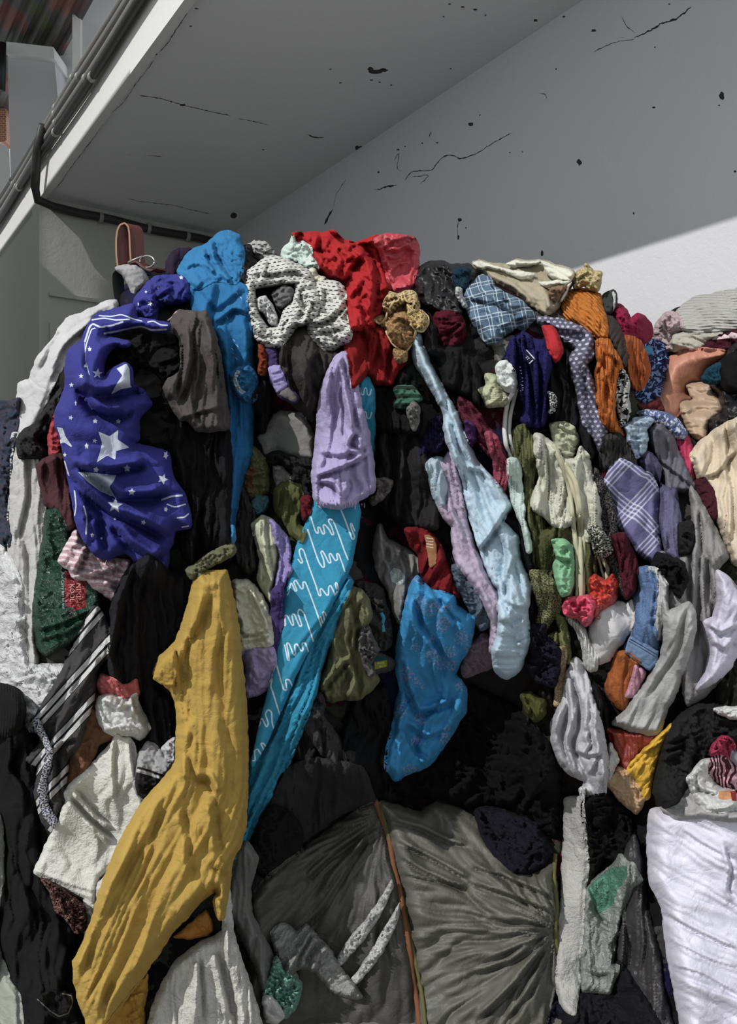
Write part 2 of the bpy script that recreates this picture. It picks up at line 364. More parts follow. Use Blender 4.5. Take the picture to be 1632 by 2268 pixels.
SEED = [0]
def G(name, cat, label, outline, col, kind='cloth', T=0.05, e=26, amp=0.022, style='crumple', W=34, L=4.0, ang=0.0, spine=None,
      creases=(), decals=(), mats=(), holes=(), parent=None, group=None, sm=5.0, push=0.0, res=None, col2=None, sc=1.0, pang=0.0,
      wob=1.6, corner=False, Y=None, gather=None, mt=None, rim=0.008, k=0.80, grow=3.5, drop=None):
    """one garment: a cushioned, folded sheet with its own thickness, lying on whatever is already in the pile"""
    SEED[0] += 1; seed = SEED[0]
    raw = px(outline) if isinstance(outline, str) else np.array(outline)
    w_, h_ = np.ptp(raw, axis=0)
    if res is None: res = 3.0 if w_*h_ < 14000 else (3.5 if w_*h_ < 60000 else 4.2)
    poly = raw if corner else spline(raw, True)
    poly = resample(poly, res, True)
    if wob and not corner:
        m = np.arange(len(poly)); poly = poly+wob*1.3*np.c_[noise(poly[:,0]/19+seed, poly[:,1]/19)+.5*noise(poly[:,0]/7+seed, poly[:,1]/7), noise(poly[:,0]/19, poly[:,1]/19+seed*1.7)+.5*noise(poly[:,0]/7, poly[:,1]/7+seed*1.7)]
    if grow and not corner and (parent is None or parent.type == 'EMPTY'):
        t_ = np.roll(poly, -2, 0)-np.roll(poly, 2, 0); t_ /= (np.hypot(t_[:,0], t_[:,1])[:,None]+1e-9)
        ar = 0.5*np.sum(poly[:,0]*np.roll(poly[:,1], -1)-np.roll(poly[:,0], -1)*poly[:,1])
        poly = poly+np.c_[t_[:,1], -t_[:,0]]*grow*(1 if ar > 0 else -1)
    hol = [resample(spline(px(h), True), res, True) for h in holes]
    dec = [(i, (resample(d, res, True) if len(d) > 3 else d)) for i, d in decals]
    sp = spline(px(spine), False) if spine else None
    cr = [(spline(px(c[0]), False), c[1], c[2]) for c in creases]
    T = min(T, 0.0009*min(w_, h_)+0.012) if (parent is None or parent.type == 'EMPTY') else T; hem = 0.0035 if min(w_, h_) > 45 and kind not in ('plastic', 'lace') else 0.0
    # surface underneath
    x0 = int(max(0, (raw[:,0].min()-BX0)/GS-26)); x1 = int(min(NX, (raw[:,0].max()-BX0)/GS+26))
    y0 = int(max(0, (raw[:,1].min()-BY0)/GS-26)); y1 = int(min(NY, (raw[:,1].max()-BY0)/GS+26))
    sub = buf[y0:y1, x0:x1]
    mn = sub.copy()
    for _ in range(2):
        q = np.pad(np.where(np.isfinite(mn), mn, 9e9), 1, mode='edge')
        q = np.minimum.reduce([q[1:-1,1:-1], q[:-2,1:-1], q[2:,1:-1], q[1:-1,:-2], q[1:-1,2:]]); mn = np.where(q > 1e9, np.nan, q)
    if Y is None:
        inn = inside(np.c_[GXX[y0:y1, x0:x1].ravel(), GYY[y0:y1, x0:x1].ravel()], poly).reshape(sub.shape)
        src = np.where(inn, mn, np.nan) if np.isfinite(np.where(inn, mn, np.nan)).sum() > 12 else mn
        Bm = nblur(src, sm); B2 = nblur(src, 14); med = np.nanmedian(src)
        Bm = np.where(np.isfinite(Bm), Bm, B2); Bm = np.where(np.isfinite(Bm), Bm, med)
    else:
        Bm = np.full(sub.shape, float(Y))
    full = np.full((NY, NX), float(np.nanmedian(Bm))); full[y0:y1, x0:x1] = Bm
    def hfun(P):
        b = bsample(full, P)-push
        if drop is not None: b = b-drop*np.clip((P[:,1]-raw[:,1].min())/max(h_, 1), 0, 1)
        d, _, _ = segdist(P, poly)
        for h in hol: d = np.minimum(d, segdist(P, h)[0])
        q = np.clip(d/(0.5*e+3), 0, 1); lo = 0.5+0.9*noise((P[:,0]-raw[:,0].min())/(0.55*w_+20)+seed*1.3, (P[:,1]-raw[:,1].min())/(0.55*h_+20)+seed*2.1); prof = (0.35+0.55*lo)*(1-(1-q)**2)
        f = foldfield(P, style, W, L, ang, sp, seed, gather)
        th = rim+T*prof+1.55*amp*f*np.clip(0.45+d/(0.6*W), 0, 1)
        th = th-hem*np.exp(-((d-7.5)/1.8)**2)
        for (c, w, dep) in cr:
            dd, sdd, al = segdist(P, c, False); tot = np.hypot(*np.diff(c, axis=0).T).sum()
            fade = np.clip(np.minimum(al, tot-al)/(0.12*tot+1e-6), 0.15, 1)
            # a crease: the layer on the upper left side swells and drops over the one below
            ch = c[-1]-c[0]; sgn_ = 1.0 if (ch[1]*0.75-ch[0]*0.65) > 0 else -1.0
            x = dd*sdd*sgn_
            th = th-0.9*dep*fade*np.exp(-(dd/w)**2)+0.8*dep*fade*np.exp(-((x-1.5*w)/(1.1*w))**2)+np.where(x > 0, 0.45*dep*fade*np.exp(-np.abs(x)/(4.5*w)), 0)
        return b, th
    # mesh
    cx0, cy0 = raw.min(0)-res; cx1, cy1 = raw.max(0)+res; rh = res*0.866; rows = []
    for j, yy in enumerate(np.arange(cy0, cy1, rh)):
        rows.append(np.c_[np.arange(cx0+(j%2)*res/2, cx1, res), np.full(len(np.arange(cx0+(j%2)*res/2, cx1, res)), yy)])
    gp = np.vstack(rows); gp = gp[inside(gp, poly)]
    rr = np.random.RandomState(seed)
    if len(gp):
        d = segdist(gp, poly)[0]
        for h in hol: d = np.minimum(d, segdist(gp, h)[0])
        for _, q in dec: d = np.minimum(d, segdist(gp, q)[0]+res*0.15)
        gp = gp[d > res*0.5]; gp = gp+rr.uniform(-.12, .12, gp.shape)*res
    vs = [poly]; ed = []; n0 = len(poly); ed += [(i, (i+1) % n0) for i in range(n0)]
    for q in hol+[q for _, q in dec]:
        b0 = n0; n = len(q); vs.append(q); ed += [(b0+i, b0+(i+1) % n) for i in range(n)]; n0 += n
    vs.append(gp); allv = np.vstack(vs)
    vo, eo, fo = delaunay_2d_cdt([Vector((float(a), float(b))) for a, b in allv], ed, [], 0, 1e-4)[:3]
    P = np.array([(v[0], v[1]) for v in vo]); Fc = np.array([f for f in fo if len(f) == 3])
    cen = P[Fc].mean(1); keep = inside(cen, poly)
    for h in hol: keep &= ~inside(cen, h)
    Fc = Fc[keep]; cen = cen[keep]
    used = np.unique(Fc); re = -np.ones(len(P), int); re[used] = np.arange(len(used)); P = P[used]; Fc = re[Fc]
    b, th = hfun(P)
    fr = b-th
    bs = bsample(np.where(np.isfinite(buf), buf, 9.0), P)
    if Y is None: fr = np.minimum(fr, bs-0.004)
    bk = np.maximum(fr+0.005, np.minimum(b+0.004, fr+0.2))
    nv = len(P); A = unproj(P, fr); Bk = unproj(P, bk)
    # orientation
    a0, a1, a2 = P[Fc[0]]; 
    cz = (P[Fc[:,1]]-P[Fc[:,0]]); cw = (P[Fc[:,2]]-P[Fc[:,0]]); sgn = cz[:,0]*cw[:,1]-cz[:,1]*cw[:,0]
    Fc[sgn > 0] = Fc[sgn > 0][:, ::-1]
    E = np.vstack([Fc[:,[0,1]], Fc[:,[1,2]], Fc[:,[2,0]]]); key = set(map(tuple, E.tolist()))
    bd = [(i, j) for i, j in E.tolist() if (j, i) not in key]
    faces = Fc.tolist()+(Fc[:, ::-1]+nv).tolist()+[[j, i, i+nv, j+nv] for i, j in bd]
    fm = np.zeros(len(faces), int)
    for mi, q in dec:
        m = inside(cen, q); fm[:len(Fc)][m] = mi
    dist = foldfield(P, 'smooth', 60, 2, 0, None, seed+3, None)
    UVc = (P+np.c_[dist*9, -dist*7+th*40])/100.0; UVc[:,1] *= -1
    base_m = mt if mt else mat(col, kind, col2, sc, pang, k)
    o = mkobj(name, np.vstack([A, Bk]), faces, [base_m]+list(mats), parent, True, fm, np.vstack([UVc, UVc]))
    if parent is None: tag(o, label, cat, group)
    elif label: o['label'] = label
    # remember the new surface
    ii = inside(np.c_[GXX[y0:y1, x0:x1].ravel(), GYY[y0:y1, x0:x1].ravel()], poly)
    Q = np.c_[GXX[y0:y1, x0:x1].ravel(), GYY[y0:y1, x0:x1].ravel()]
    for h in hol: ii &= ~inside(Q, h)
    if ii.any():
        qb, qt = hfun(Q[ii]); s = buf[y0:y1, x0:x1].ravel(); v = qb-qt
        if Y is None: v = np.minimum(v, np.where(np.isfinite(s[ii]), s[ii], 9)-0.004)
        s[ii] = v; buf[y0:y1, x0:x1] = s.reshape(sub.shape)
    return o
def whole(name, label, cat):
    o = bpy.data.objects.new(name, None); COL.objects.link(o); return tag(o, label, cat)
def surf(p, off=0.0):
    B = np.where(np.isfinite(buf), buf, np.nanmedian(buf)); return bsample(B, p)-off
def cord(name, cat, label, path, r, col, kind='cloth', off=0.012, parent=None, group=None, flat=1.0, m=None, taper=None, Y=None):
    p = resample(spline(px(path), False), 5, False); Yd = surf(p, off)
    Yd = np.convolve(np.pad(Yd, 4, mode='edge'), np.ones(9)/9, 'valid') if Y is None else np.full(len(p), Y)
    P3 = unproj(p, Yd); rr = r if taper is None else [r*(1-taper*i/len(p)) for i in range(len(p))]
    o = MB().tube(P3, rr, 10, flat).build(name, m or mat(col, kind), parent, True)
    if parent is None: tag(o, label, cat, group)
    return o
def star(cx, cy, r, rot=0.0, sx=1.0, sy=1.0, r2=0.42):
    return np.array([(cx+(r if i%2 == 0 else r*r2)*math.sin(rot+i*math.pi/5)*sx, cy-(r if i%2 == 0 else r*r2)*math.cos(rot+i*math.pi/5)*sy) for i in range(10)])
def lettering(name, text, cx, cy, size, ang, m, parent, off=0.003, sx=1.0):
    """raised print that follows the surface it is printed on"""
    cu = bpy.data.curves.new(name, 'FONT'); cu.body = text; cu.size = 1.0; cu.align_x = 'CENTER'; cu.align_y = 'CENTER'; cu.resolution_u = 2
    t = bpy.data.objects.new(name, cu); COL.objects.link(t); bpy.context.view_layer.update()
    me = t.to_mesh(); v = np.array([tuple(x.co) for x in me.vertices]); f = [list(p.vertices) for p in me.polygons]; t.to_mesh_clear()
    bpy.data.objects.remove(t); bpy.data.curves.remove(cu)
    a = math.radians(ang); x = v[:,0]*size*sx; y = -v[:,1]*size
    P = np.c_[cx+x*math.cos(a)-y*math.sin(a), cy+x*math.sin(a)+y*math.cos(a)]
    return mkobj(name, unproj(P, surf(P, off)), f, m, parent, False)

# ------------------------------------------------------------------ the building
CH, WV, V0, U1 = 2.5, 3.08, 1.478, 6.6     # ceiling height above the eye, right wall, slab edge, back wall
def ray(p): return np.c_[(p[:,0]-816)/FPX, np.ones(len(p)), (1134-p[:,1])/FPX]
def on_wall(p):  # pixel -> (u, z) on the right wall
    r = ray(p); rv = r[:,0]*V[0]+r[:,1]*V[1]; ru = r[:,0]*U[0]+r[:,1]*U[1]; t = WV/rv; return np.c_[ru*t, r[:,2]*t]
def on_ceil(p):
    r = ray(p); t = CH/r[:,2]; return np.c_[(r[:,0]*U[0]+r[:,1]*U[1])*t, (r[:,0]*V[0]+r[:,1]*V[1])*t]
def marked_slab(name, rect, marks, to3, thick, mats):
    a0, b0, a1, b1 = rect; vs = [np.array([(a0,b0),(a1,b0),(a1,b1),(a0,b1)], float)]; ed = [(0,1),(1,2),(2,3),(3,0)]; n = 4
    for q in marks: vs.append(q); ed += [(n+i, n+(i+1) % len(q)) for i in range(len(q))]; n += len(q)
    allv = np.vstack(vs); vo, _, fo = delaunay_2d_cdt([Vector((float(a), float(b))) for a, b in allv], ed, [], 0, 1e-5)[:3]
    P = np.array([(v[0], v[1]) for v in vo]); F = [list(f) for f in fo]; cen = np.array([P[f].mean(0) for f in F])
    fm = np.zeros(len(F), int)
    for q in marks: fm[inside(cen, q)] = 1
    verts = [to3(a, b, 0) for a, b in P]; m = len(verts)
    cs = [int(np.argmin(np.hypot(P[:,0]-x, P[:,1]-y))) for x, y in vs[0]]
    verts += [to3(x, y, thick) for x, y in vs[0]]
    F += [[m, m+1, m+2, m+3]]+[[cs[i], cs[(i+1)%4], m+(i+1)%4, m+i] for i in range(4)]; fm = np.r_[fm, np.zeros(5, int)]
    o = mkobj(name, verts, F, mats, None, False, fm); tag(o, kind='structure'); return o
def crack(s, w, f, jit=2.0, seed=0):
    p = resample(spline(px(s), False), 5, False); p = p+jit*np.c_[noise(p[:,0]/9+seed, p[:,1]/9), noise(p[:,0]/9, p[:,1]/9+seed+5)]
    q = resample(p, 3, False); t = np.gradient(q, axis=0); t /= np.hypot(t[:,0], t[:,1])[:,None]; n = np.c_[-t[:,1], t[:,0]]
    ww = w*(0.35+0.9*np.abs(noise(q[:,0]/11+seed, q[:,1]/13)))[:,None]
    ww = ww*np.clip(np.minimum(np.arange(len(q)), np.arange(len(q))[::-1])/3.0, 0.15, 1)[:,None]
    return f(np.vstack([q+n*ww, (q-n*ww)[::-1]]))
def spot(x, y, rx, ry, f, seed, fr='O'):
    c = px('%s %f,%f' % (fr, x, y))[0]; a = np.linspace(0, 2*math.pi, 13)[:-1]; r = 0.65+0.6*np.abs(noise(np.cos(a)*2+seed, np.sin(a)*2+seed))
    return f(np.c_[c[0]+rx*r*np.cos(a), c[1]+ry*r*np.sin(a)])
wm = [crack('O 60,825 110,812 155,803', 2.4, on_wall, 2, 1), crack('O 185,788 220,745 290,742 310,735 350,685 380,672 410,680 430,690 500,668 570,622 655,575', 1.7, on_wall, 1.5, 2),
      crack('O 255,800 295,760 215,770', 1.2, on_wall, 1.5, 3), crack('O 1005,228 1050,205 1110,182 1190,170', 1.3, on_wall, 1.5, 4),
      crack('O 1185,165 1250,135 1300,105 1370,80 1435,30', 2.6, on_wall, 3, 5), crack('O 1130,70 1150,110 1190,145', 1.2, on_wall, 1, 6),
      crack('P 718,498 728,478 738,462', 3.4, on_wall, 1, 7), crack('O 425,945 415,1005 425,1035', 1.0, on_wall, 1, 8), crack('P 738,462 745,430 768,395', .8, on_wall, 1, 9),
      crack('O 145,700 165,660 155,730 175,745', 1.0, on_wall, 2, 14), crack('O 765,405 800,410 805,440', 1.0, on_wall, 2, 15), crack('O 295,600 300,570', 1.5, on_wall, 1, 16)]
for i, (x, y, rx, ry) in enumerate([(475,540,8,6), (947,705,6,8), (1565,415,7,11), (1270,467,5,3), (428,955,6,5), (422,1032,3,6), (785,1100,4,8), (1183,927,2.5,3.5), (1010,133,7,3.5),
                                    (265,622,2.5,2), (190,636,2.5,2), (160,650,4,2.5), (515,500,2,2), (1275,205,2,2), (846,300,2,3), (700,660,2,1.5), (645,663,2,1.5), (1338,18,3,2), (893,18,3,2), (880,72,4,2.5), (75,748,3,3), (330,620,3,2), (1623,745,3,3), (1555,458,2.5,2), (455,990,2,2)]):
    wm.append(spot(x, y, rx, ry, on_wall, i*3.3))
cm = [crack('O 635,270 660,255 700,240 715,225', 3.6, on_ceil, 3, 11), crack('O 715,228 735,195 755,150 760,130', 2.2, on_ceil, 2, 12),
      crack('R 610,420 700,432 800,462 900,485 1020,512', 1.3, on_ceil, 1.5, 13), crack('R 1350,592 1390,605 1430,608', 1.6, on_ceil, 1.5, 17),
      crack('R 560,875 620,888 760,905 930,945', .9, on_ceil, 1, 18), crack('R 855,5 800,95 745,180 700,235', 1.3, on_ceil, 2, 19), crack('R 680,265 600,370 540,455 480,505', .9, on_ceil, 2, 20),
      crack('R 455,545 415,605 330,715 250,830', .9, on_ceil, 2, 21), crack('R 1040,522 1120,535 1190,552', .9, on_ceil, 1.5, 22), crack('R 640,685 720,690', .8, on_ceil, 1.5, 23),
      crack('R 560,682 580,684', 1.0, on_ceil, 1, 24), crack('O 435,28 450,33', 2, on_ceil, 1, 25)]
for i, (x, y, rx, ry, fr) in enumerate([(60,312,22,7,'O'), (40,300,8,6,'O'), (95,305,12,5,'O'), (45,348,5,2,'O'), (80,357,3,2,'O'), (130,370,3,2,'O'), (495,42,6,3,'O'), (440,30,5,2.5,'O'), (383,18,4,2,'O'), (540,66,2.5,2,'O'),
                                        (757,88,6,4,'O'), (797,128,4,3,'O'), (700,190,4,3,'O'), (388,298,2.5,2,'O'), (358,72,2.5,2,'O'), (668,240,12,7,'R'), (665,228,6,5,'R'), (1030,950,10,9,'R'), (1150,970,6,9,'R'),
                                        (805,462,8,3,'R'), (1118,535,3,2,'R'), (755,448,3,2,'R'), (1455,305,3,1.5,'R'), (1500,365,4,2,'R'), (1160,660,4,1.5,'R'), (1590,650,10,3,'R'), (1575,655,6,8,'R'), (840,115,4,2,'R'), (865,38,5,2,'R')]):
    cm.append(spot(x, y, rx, ry, on_ceil, i*2.7, fr))
M_wall = concrete('wall_plaster', (212, 212, 215), 0.22)
M_ceil = concrete('ceiling_plaster', (228, 228, 229), 0.22)
M_crack = plain('crack_dark', (52, 50, 50), 0.95)
M_dirt = plain('dirt_dark', (62, 60, 58), 0.95)
marked_slab('wall_right', (-1.5, -1.8, U1, CH), wm, lambda a, b, d: uv(a, WV+d, b), 0.25, [M_wall, M_crack])
marked_slab('ceiling', (-1.5, V0+0.05, U1, WV), cm, lambda a, b, d: uv(a, b, CH+d), 0.30, [M_ceil, M_dirt])
M_back = concrete('back_plaster', (186, 186, 176), 0.3)
tag(MB().uvbox(U1, U1+0.25, 1.48, WV+0.3, -1.8, CH+0.3).build('wall_back', M_back), kind='structure')
tag(MB().uvbox(U1+0.25, 9.0, 1.50, 1.75, -1.8, CH).build('wall_left', M_back), kind='structure')
M_fascia = concrete('fascia_plaster', (226, 226, 222), 0.18)
tag(MB().uvbox(-1.5, 9.0, V0, V0+0.05, CH-0.02, CH+0.36).build('trim_1', M_fascia), kind='structure')
tag(MB().uvbox(U1-0.05, U1, 1.55, WV, 1.28, 1.50).build('trim_2', M_back), kind='structure')
tag(MB().uvbox(U1-0.03, U1, 1.55, WV, 1.72, 1.75).build('trim_3', M_back), kind='structure')
tag(MB().uvbox(-6, 14, -8, WV, -1.95, -1.8).build('floor', concrete('floor_concrete', (120, 116, 110), 0.4)), kind='structure')
# unseen wall added to shade the back wall, notched to leave a sun patch
blk = MB(); zt = 2.5+0.8*(V0+0.45)
blk.uvbox(4.0, 6.02, -0.7, -0.45, -1.8, zt); blk.uvbox(6.02, 6.17, -0.7, -0.45, -1.8, zt-0.52); blk.uvbox(6.17, 10.5, -0.7, -0.45, -1.8, zt)
tag(blk.build('sun_block_wall', M_back), kind='structure')
# upper storey seen above the slab: pillar, wall panels, sheet roof
def prism(name, pts, Y, d, m):
    p = px(pts); A = unproj(p, Y); B = A+np.array([0, d, 0]); n = len(p)
    return tag(mkobj(name, np.vstack([A, B]), [list(range(n)), list(range(2*n-1, n-1, -1))]+[[i, i+n, (i+1)%n+n, (i+1)%n] for i in range(n)], m, None, False), kind='structure')
M_up = concrete('upper_plaster', (200, 200, 202), 0.25); M_upl = concrete('upper_pale', (225, 225, 222), 0.15)
prism('wall_upper', 'P 177,-60 178,180 150,330 150,420 420,60 480,-60', 8.0, 0.3, M_up)
prism('trim_4', 'P 160,-60 178,-60 178,190 160,240', 7.95, 0.06, M_upl)
prism('wall_recess', 'P 118,60 140,20 162,-60 162,300 140,330 118,330', 8.6, 0.2, M_upl)
tp = tag(bpy.data.objects.new('pillar', None), 'grey plastered pillar with a ledge on top, beyond the pipes at top left', 'pillar'); COL.objects.link(tp)
o = prism('shaft', 'P 16,118 120,128 138,330 60,460 26,460', 8.3, 0.45, M_up); o.parent = tp; del o['kind']
o = prism('ledge', 'P 14,92 118,104 120,130 14,120', 8.22, 0.6, M_upl); o.parent = tp; del o['kind']
prism('wall_sunny', 'P -80,330 2,318 20,330 26,470 -20,540 -80,600', 9.5, 0.3, M_upl)
# brick panel far left and drainpipe
NB = NT('brick_wall'); bt = NB.n('ShaderNodeTexBrick', i_Scale=9.0); tcb = NB.n('ShaderNodeTexCoord'); mpb = NB.n('ShaderNodeMapping'); mpb.inputs['Rotation'].default_value = (math.pi/2, 0, 0)
NB.l(tcb.outputs['Object'], mpb.inputs[0]); NB.l(mpb.outputs[0], bt.inputs['Vector'])
bt.inputs['Color1'].default_value = rgb((170, 105, 70)); bt.inputs['Color2'].default_value = rgb((150, 88, 58)); bt.inputs['Mortar'].default_value = rgb((190, 180, 165)); NB.l(bt.outputs[0], NB.b.inputs['Base Color'])
prism('wall_brick', 'P -80,185 13,190 14,312 -80,330', 9.9, 0.2, NB.m)
prism('wall_far', 'P -300,60 20,90 20,200 -300,200', 10.4, 0.2, M_up)
tag(MB().tube([unproj(np.array([[6, 96]]), 8.1)[0], unproj(np.array([[4, 200]]), 8.1)[0]], 0.035).build('drainpipe', plain('black_pipe', (30, 30, 32), 0.5), None, True), 'short black drainpipe beside the pillar at the far left edge', 'pipe')
# corrugated roof
cr = MB(); n = 90
for k in range(n+1):
    vv = -1.0+3.25*k/n; zz = 5.0+0.03*math.sin(k*1.6)
    for uu in (5.5, 9.35): cr.v += [uv(uu, vv, zz), uv(uu, vv, zz+0.02)]
for k in range(n):
    a = 4*k; b = a+4; cr.f += [[a, b, b+2, a+2], [a+1, a+3, b+3, b+1], [a, a+1, b+1, b], [a+2, b+2, b+3, a+3]]
b0 = len(cr.v)  # second sheet run, added to keep the sun off the pillar
for k in range(n+1):
    vv = -5.0+7.2*k/n; zz = 5.06+0.03*math.sin(k*3.5)
    for uu in (9.2, 11.2): cr.v += [uv(uu, vv, zz), uv(uu, vv, zz+0.02)]
for k in range(n):
    a = b0+4*k; b = a+4; cr.f += [[a, b, b+2, a+2], [a+1, a+3, b+3, b+1], [a, a+1, b+1, b], [a+2, b+2, b+3, a+3]]
NR = NT('roof_sheet'); tcr = NR.n('ShaderNodeTexCoord'); nr = NR.n('ShaderNodeTexNoise', i_Scale=2.2, i_Detail=3.0); NR.l(tcr.outputs['Object'], nr.inputs['Vector'])
rr_ = NR.n('ShaderNodeValToRGB'); e = rr_.color_ramp.elements; e[0].position = .38; e[0].color = rgb((62, 66, 34)); e[1].position = .52; e[1].color = rgb((70, 66, 66))
x_ = e.new(.62); x_.color = rgb((105, 52, 38)); x_ = e.new(.46); x_.color = rgb((60, 58, 58)); NR.l(nr.outputs[0], rr_.inputs[0]); NR.l(rr_.outputs[0], NR.b.inputs['Base Color'])
rf = tag(cr.build('sheet_roof', NR.m), 'corrugated sheet roof, rust and green tinted, at the top left corner', 'roof')
MB().tube([uv(8.3, 1.35, 4.93), uv(5.5, 1.0, 4.93)], 0.035).build('beam', plain('roof_beam', (120, 120, 120), 0.6), rf)
tag(MB().uvbox(5.5, 11.5, -2.9, 3.3, 6.3, 6.5).build('sun_screen_slab', M_up), kind='structure')  # unseen slab added to keep sun off the upper wall panel
# conduits on the slab edge
M_pipe = plain('pipe_grey', (128, 126, 122), 0.55); M_pdark = plain('pipe_dark', (46, 44, 44), 0.55); M_clip = plain('clip_grey', (150, 150, 148), 0.5)
for i, (z, m, lb, off) in enumerate([(2.72, M_pdark, 'lowest dark conduit on the white slab edge', .045), (2.775, M_pipe, 'second grey conduit up on the white slab edge', .04), (2.835, M_pipe, 'third grey conduit up, on the slab edge', .045), (2.89, M_pipe, 'uppermost grey conduit, along the top of the slab edge', .04)]):
    t = tag(bpy.data.objects.new('conduit', None), lb, 'pipe', 'conduits along the slab edge'); COL.objects.link(t); t.location = uv(3, V0-off, z)
    bpy.context.view_layer.update(); inv = t.matrix_world.inverted()
    pth = [uv(uu, V0-off, z+0.012*math.sin(uu*2.1+i)) for uu in np.arange(1.0, 8.95, 0.25)]
    o = MB().tube(pth, 0.024, 10).build('pipe', m, t, True); o.matrix_parent_inverse = inv
    for uu in (3.9+.1*i, 5.0+.15*i, 5.9, 7.1+.1*i):
        o = MB().tube([uv(uu-.018, V0-off, z+0.012*math.sin(uu*2.1+i)), uv(uu+.018, V0-off, z+0.012*math.sin(uu*2.1+i))], 0.029, 10).build('clamp', M_clip, t, True); o.matrix_parent_inverse = inv
zb = CH-0.09
pp = [uv(6.15, V0-.07, 2.86), uv(6.3, V0-.08, 2.72), uv(6.42, V0-.07, 2.5), uv(6.47, V0-.04, 2.42), uv(6.52, V0+.10, zb), uv(6.54, V0+.3, zb)]+[uv(6.54, V0+.3+k*.13, zb+.008*math.sin(k)) for k in range(1, 10)]
t = tag(bpy.data.objects.new('branch_pipe', None), 'black pipe bending down from the conduits and running below the ceiling on the back wall', 'pipe'); COL.objects.link(t)
MB().tube([np.array(p) for p in spline(np.array(pp), False, 5)] if False else pp, 0.034, 12).build('pipe', M_pdark, t, True)
for k in (0.45, 0.85, 1.2): MB().tube([uv(6.54, V0+k, zb), uv(6.54, V0+k+.03, zb)], 0.042, 12).build('clamp', M_clip, t, True)

# ------------------------------------------------------------------ the inner mass of the pile
def base_depth(X, Yp):
    d = 2.52+0*X
    d += 0.55*(np.clip((820-Yp)/320, 0, 2))**2
    d += 0.30*np.clip((170-X)/170, 0, 2)**2
    d += 0.50*np.exp(-((X-1010)/250)**2-((Yp-1660)/190)**2)
    d += 0.16*np.exp(-((X-870)/60)**2-((Yp-1150)/260)**2)
    d += 0.30/(1+np.exp(-(Yp-1760)/30))*(1/(1+np.exp(-(X-560)/30)))*(1/(1+np.exp((X-1420)/30)))
    d += 0.25/(1+np.exp(-(X-1440)/25))*(1/(1+np.exp((Yp-1100)/60)))
    d += 0.16*np.exp(-((X-530)/55)**2-((Yp-1000)/230)**4)+0.12*np.exp(-((X-350)/80)**2-((Yp-1480)/200)**4)+0.12*np.exp(-((X-620)/70)**2-((Yp-1020)/160)**4)
    d -= 0.10*np.exp(-((X-300)/220)**2-((Yp-1000)/300)**2)
    m = np.clip(.5+noise(X/130, Yp/130), 0, 1)
    d -= 0.06*pleat(Yp, X, 60, 2.5, 3, 1.5)*m+0.05*pleat(X, Yp, 70, 2, 5, 1.6)*(1-m)+0.025*pleat(Yp+X, X-Yp, 26, 2, 8, 1.4)
    r = (X-816)/FPX*V[0]+V[1]
    return np.minimum(d+0.06, 2.85/r)
CORE = px('P -110,960 10,930 60,860 110,800 180,720 250,690 262,640 330,600 400,590 430,560 520,540 560,560 600,590 660,560 700,570 760,600 860,610 900,600 950,600 1000,590 1050,600 1140,610 1230,640 1290,640 1330,680 1400,720 1430,780 1450,860 1500,900 1560,900 1720,880 1720,2370 -110,2370')
CORE = resample(spline(CORE, True), 8, True)
BACK = resample(spline(px('P 1400,830 1450,760 1470,700 1500,680 1560,670 1640,665 1735,660 1735,1100 1400,1100'), True), 8, True)
def mass(name, label, poly, fn, res, m, thick, cat):
    pts = [poly]; c0 = poly.min(0); c1 = poly.max(0)
    gxs, gys = np.meshgrid(np.arange(c0[0], c1[0], res), np.arange(c0[1], c1[1], res)); q = np.c_[gxs.ravel(), gys.ravel()]
    q = q[inside(q, poly)]; q = q[segdist(q, poly)[0] > res*.6]; allv = np.vstack([poly, q]); n = len(poly)
    vo, _, fo = delaunay_2d_cdt([Vector((float(a), float(b))) for a, b in allv], [(i, (i+1) % n) for i in range(n)], [], 0, 1e-4)[:3]
    P = np.array([(v[0], v[1]) for v in vo]); F = np.array([f for f in fo if len(f) == 3]); F = F[inside(P[F].mean(1), poly)]
    cz = P[F[:,1]]-P[F[:,0]]; cw = P[F[:,2]]-P[F[:,0]]; s = cz[:,0]*cw[:,1]-cz[:,1]*cw[:,0]; F[s > 0] = F[s > 0][:, ::-1]
    d = fn(P[:,0], P[:,1]); k = segdist(P, poly)[0]; d = d+0.22*(1-np.sqrt(np.clip(1-(1-np.clip(k/70, 0, 1))**2, 0, 1)))
    E = np.vstack([F[:,[0,1]], F[:,[1,2]], F[:,[2,0]]]); key = set(map(tuple, E.tolist())); bd = [(i, j) for i, j in E.tolist() if (j, i) not in key]
    nv = len(P); fc = F.tolist()+(F[:, ::-1]+nv).tolist()+[[j, i, i+nv, j+nv] for i, j in bd]
    A3 = unproj(P, d); tm = 3.0/((P[:,0]-816)/FPX*V[0]+V[1]); d = np.minimum(d, tm-.04); A3 = unproj(P, d); B3 = unproj(P, np.minimum(tm, d+0.03+thick*np.clip(k/60, 0, 1)**.5))
    A3[:,2] = np.maximum(A3[:,2], 0.0); B3[:,2] = np.maximum(B3[:,2], 0.0)
    o = mkobj(name, np.vstack([A3, B3]), fc, m, None, True, None, np.vstack([P, P])/np.array([100, -100]))
    tag(o, label, cat, kind='stuff')
    x = np.c_[GXX.ravel(), GYY.ravel()]; ii = inside(x, poly); kk = segdist(x[ii], poly)[0]
    dd = fn(x[ii,0], x[ii,1])+0.22*(1-np.sqrt(np.clip(1-(1-np.clip(kk/70, 0, 1))**2, 0, 1))); s = buf.ravel()
    s[ii] = np.where(np.isfinite(s[ii]), np.minimum(s[ii], dd), dd)
    return o
M_rags = mat((30, 30, 30), 'rags')
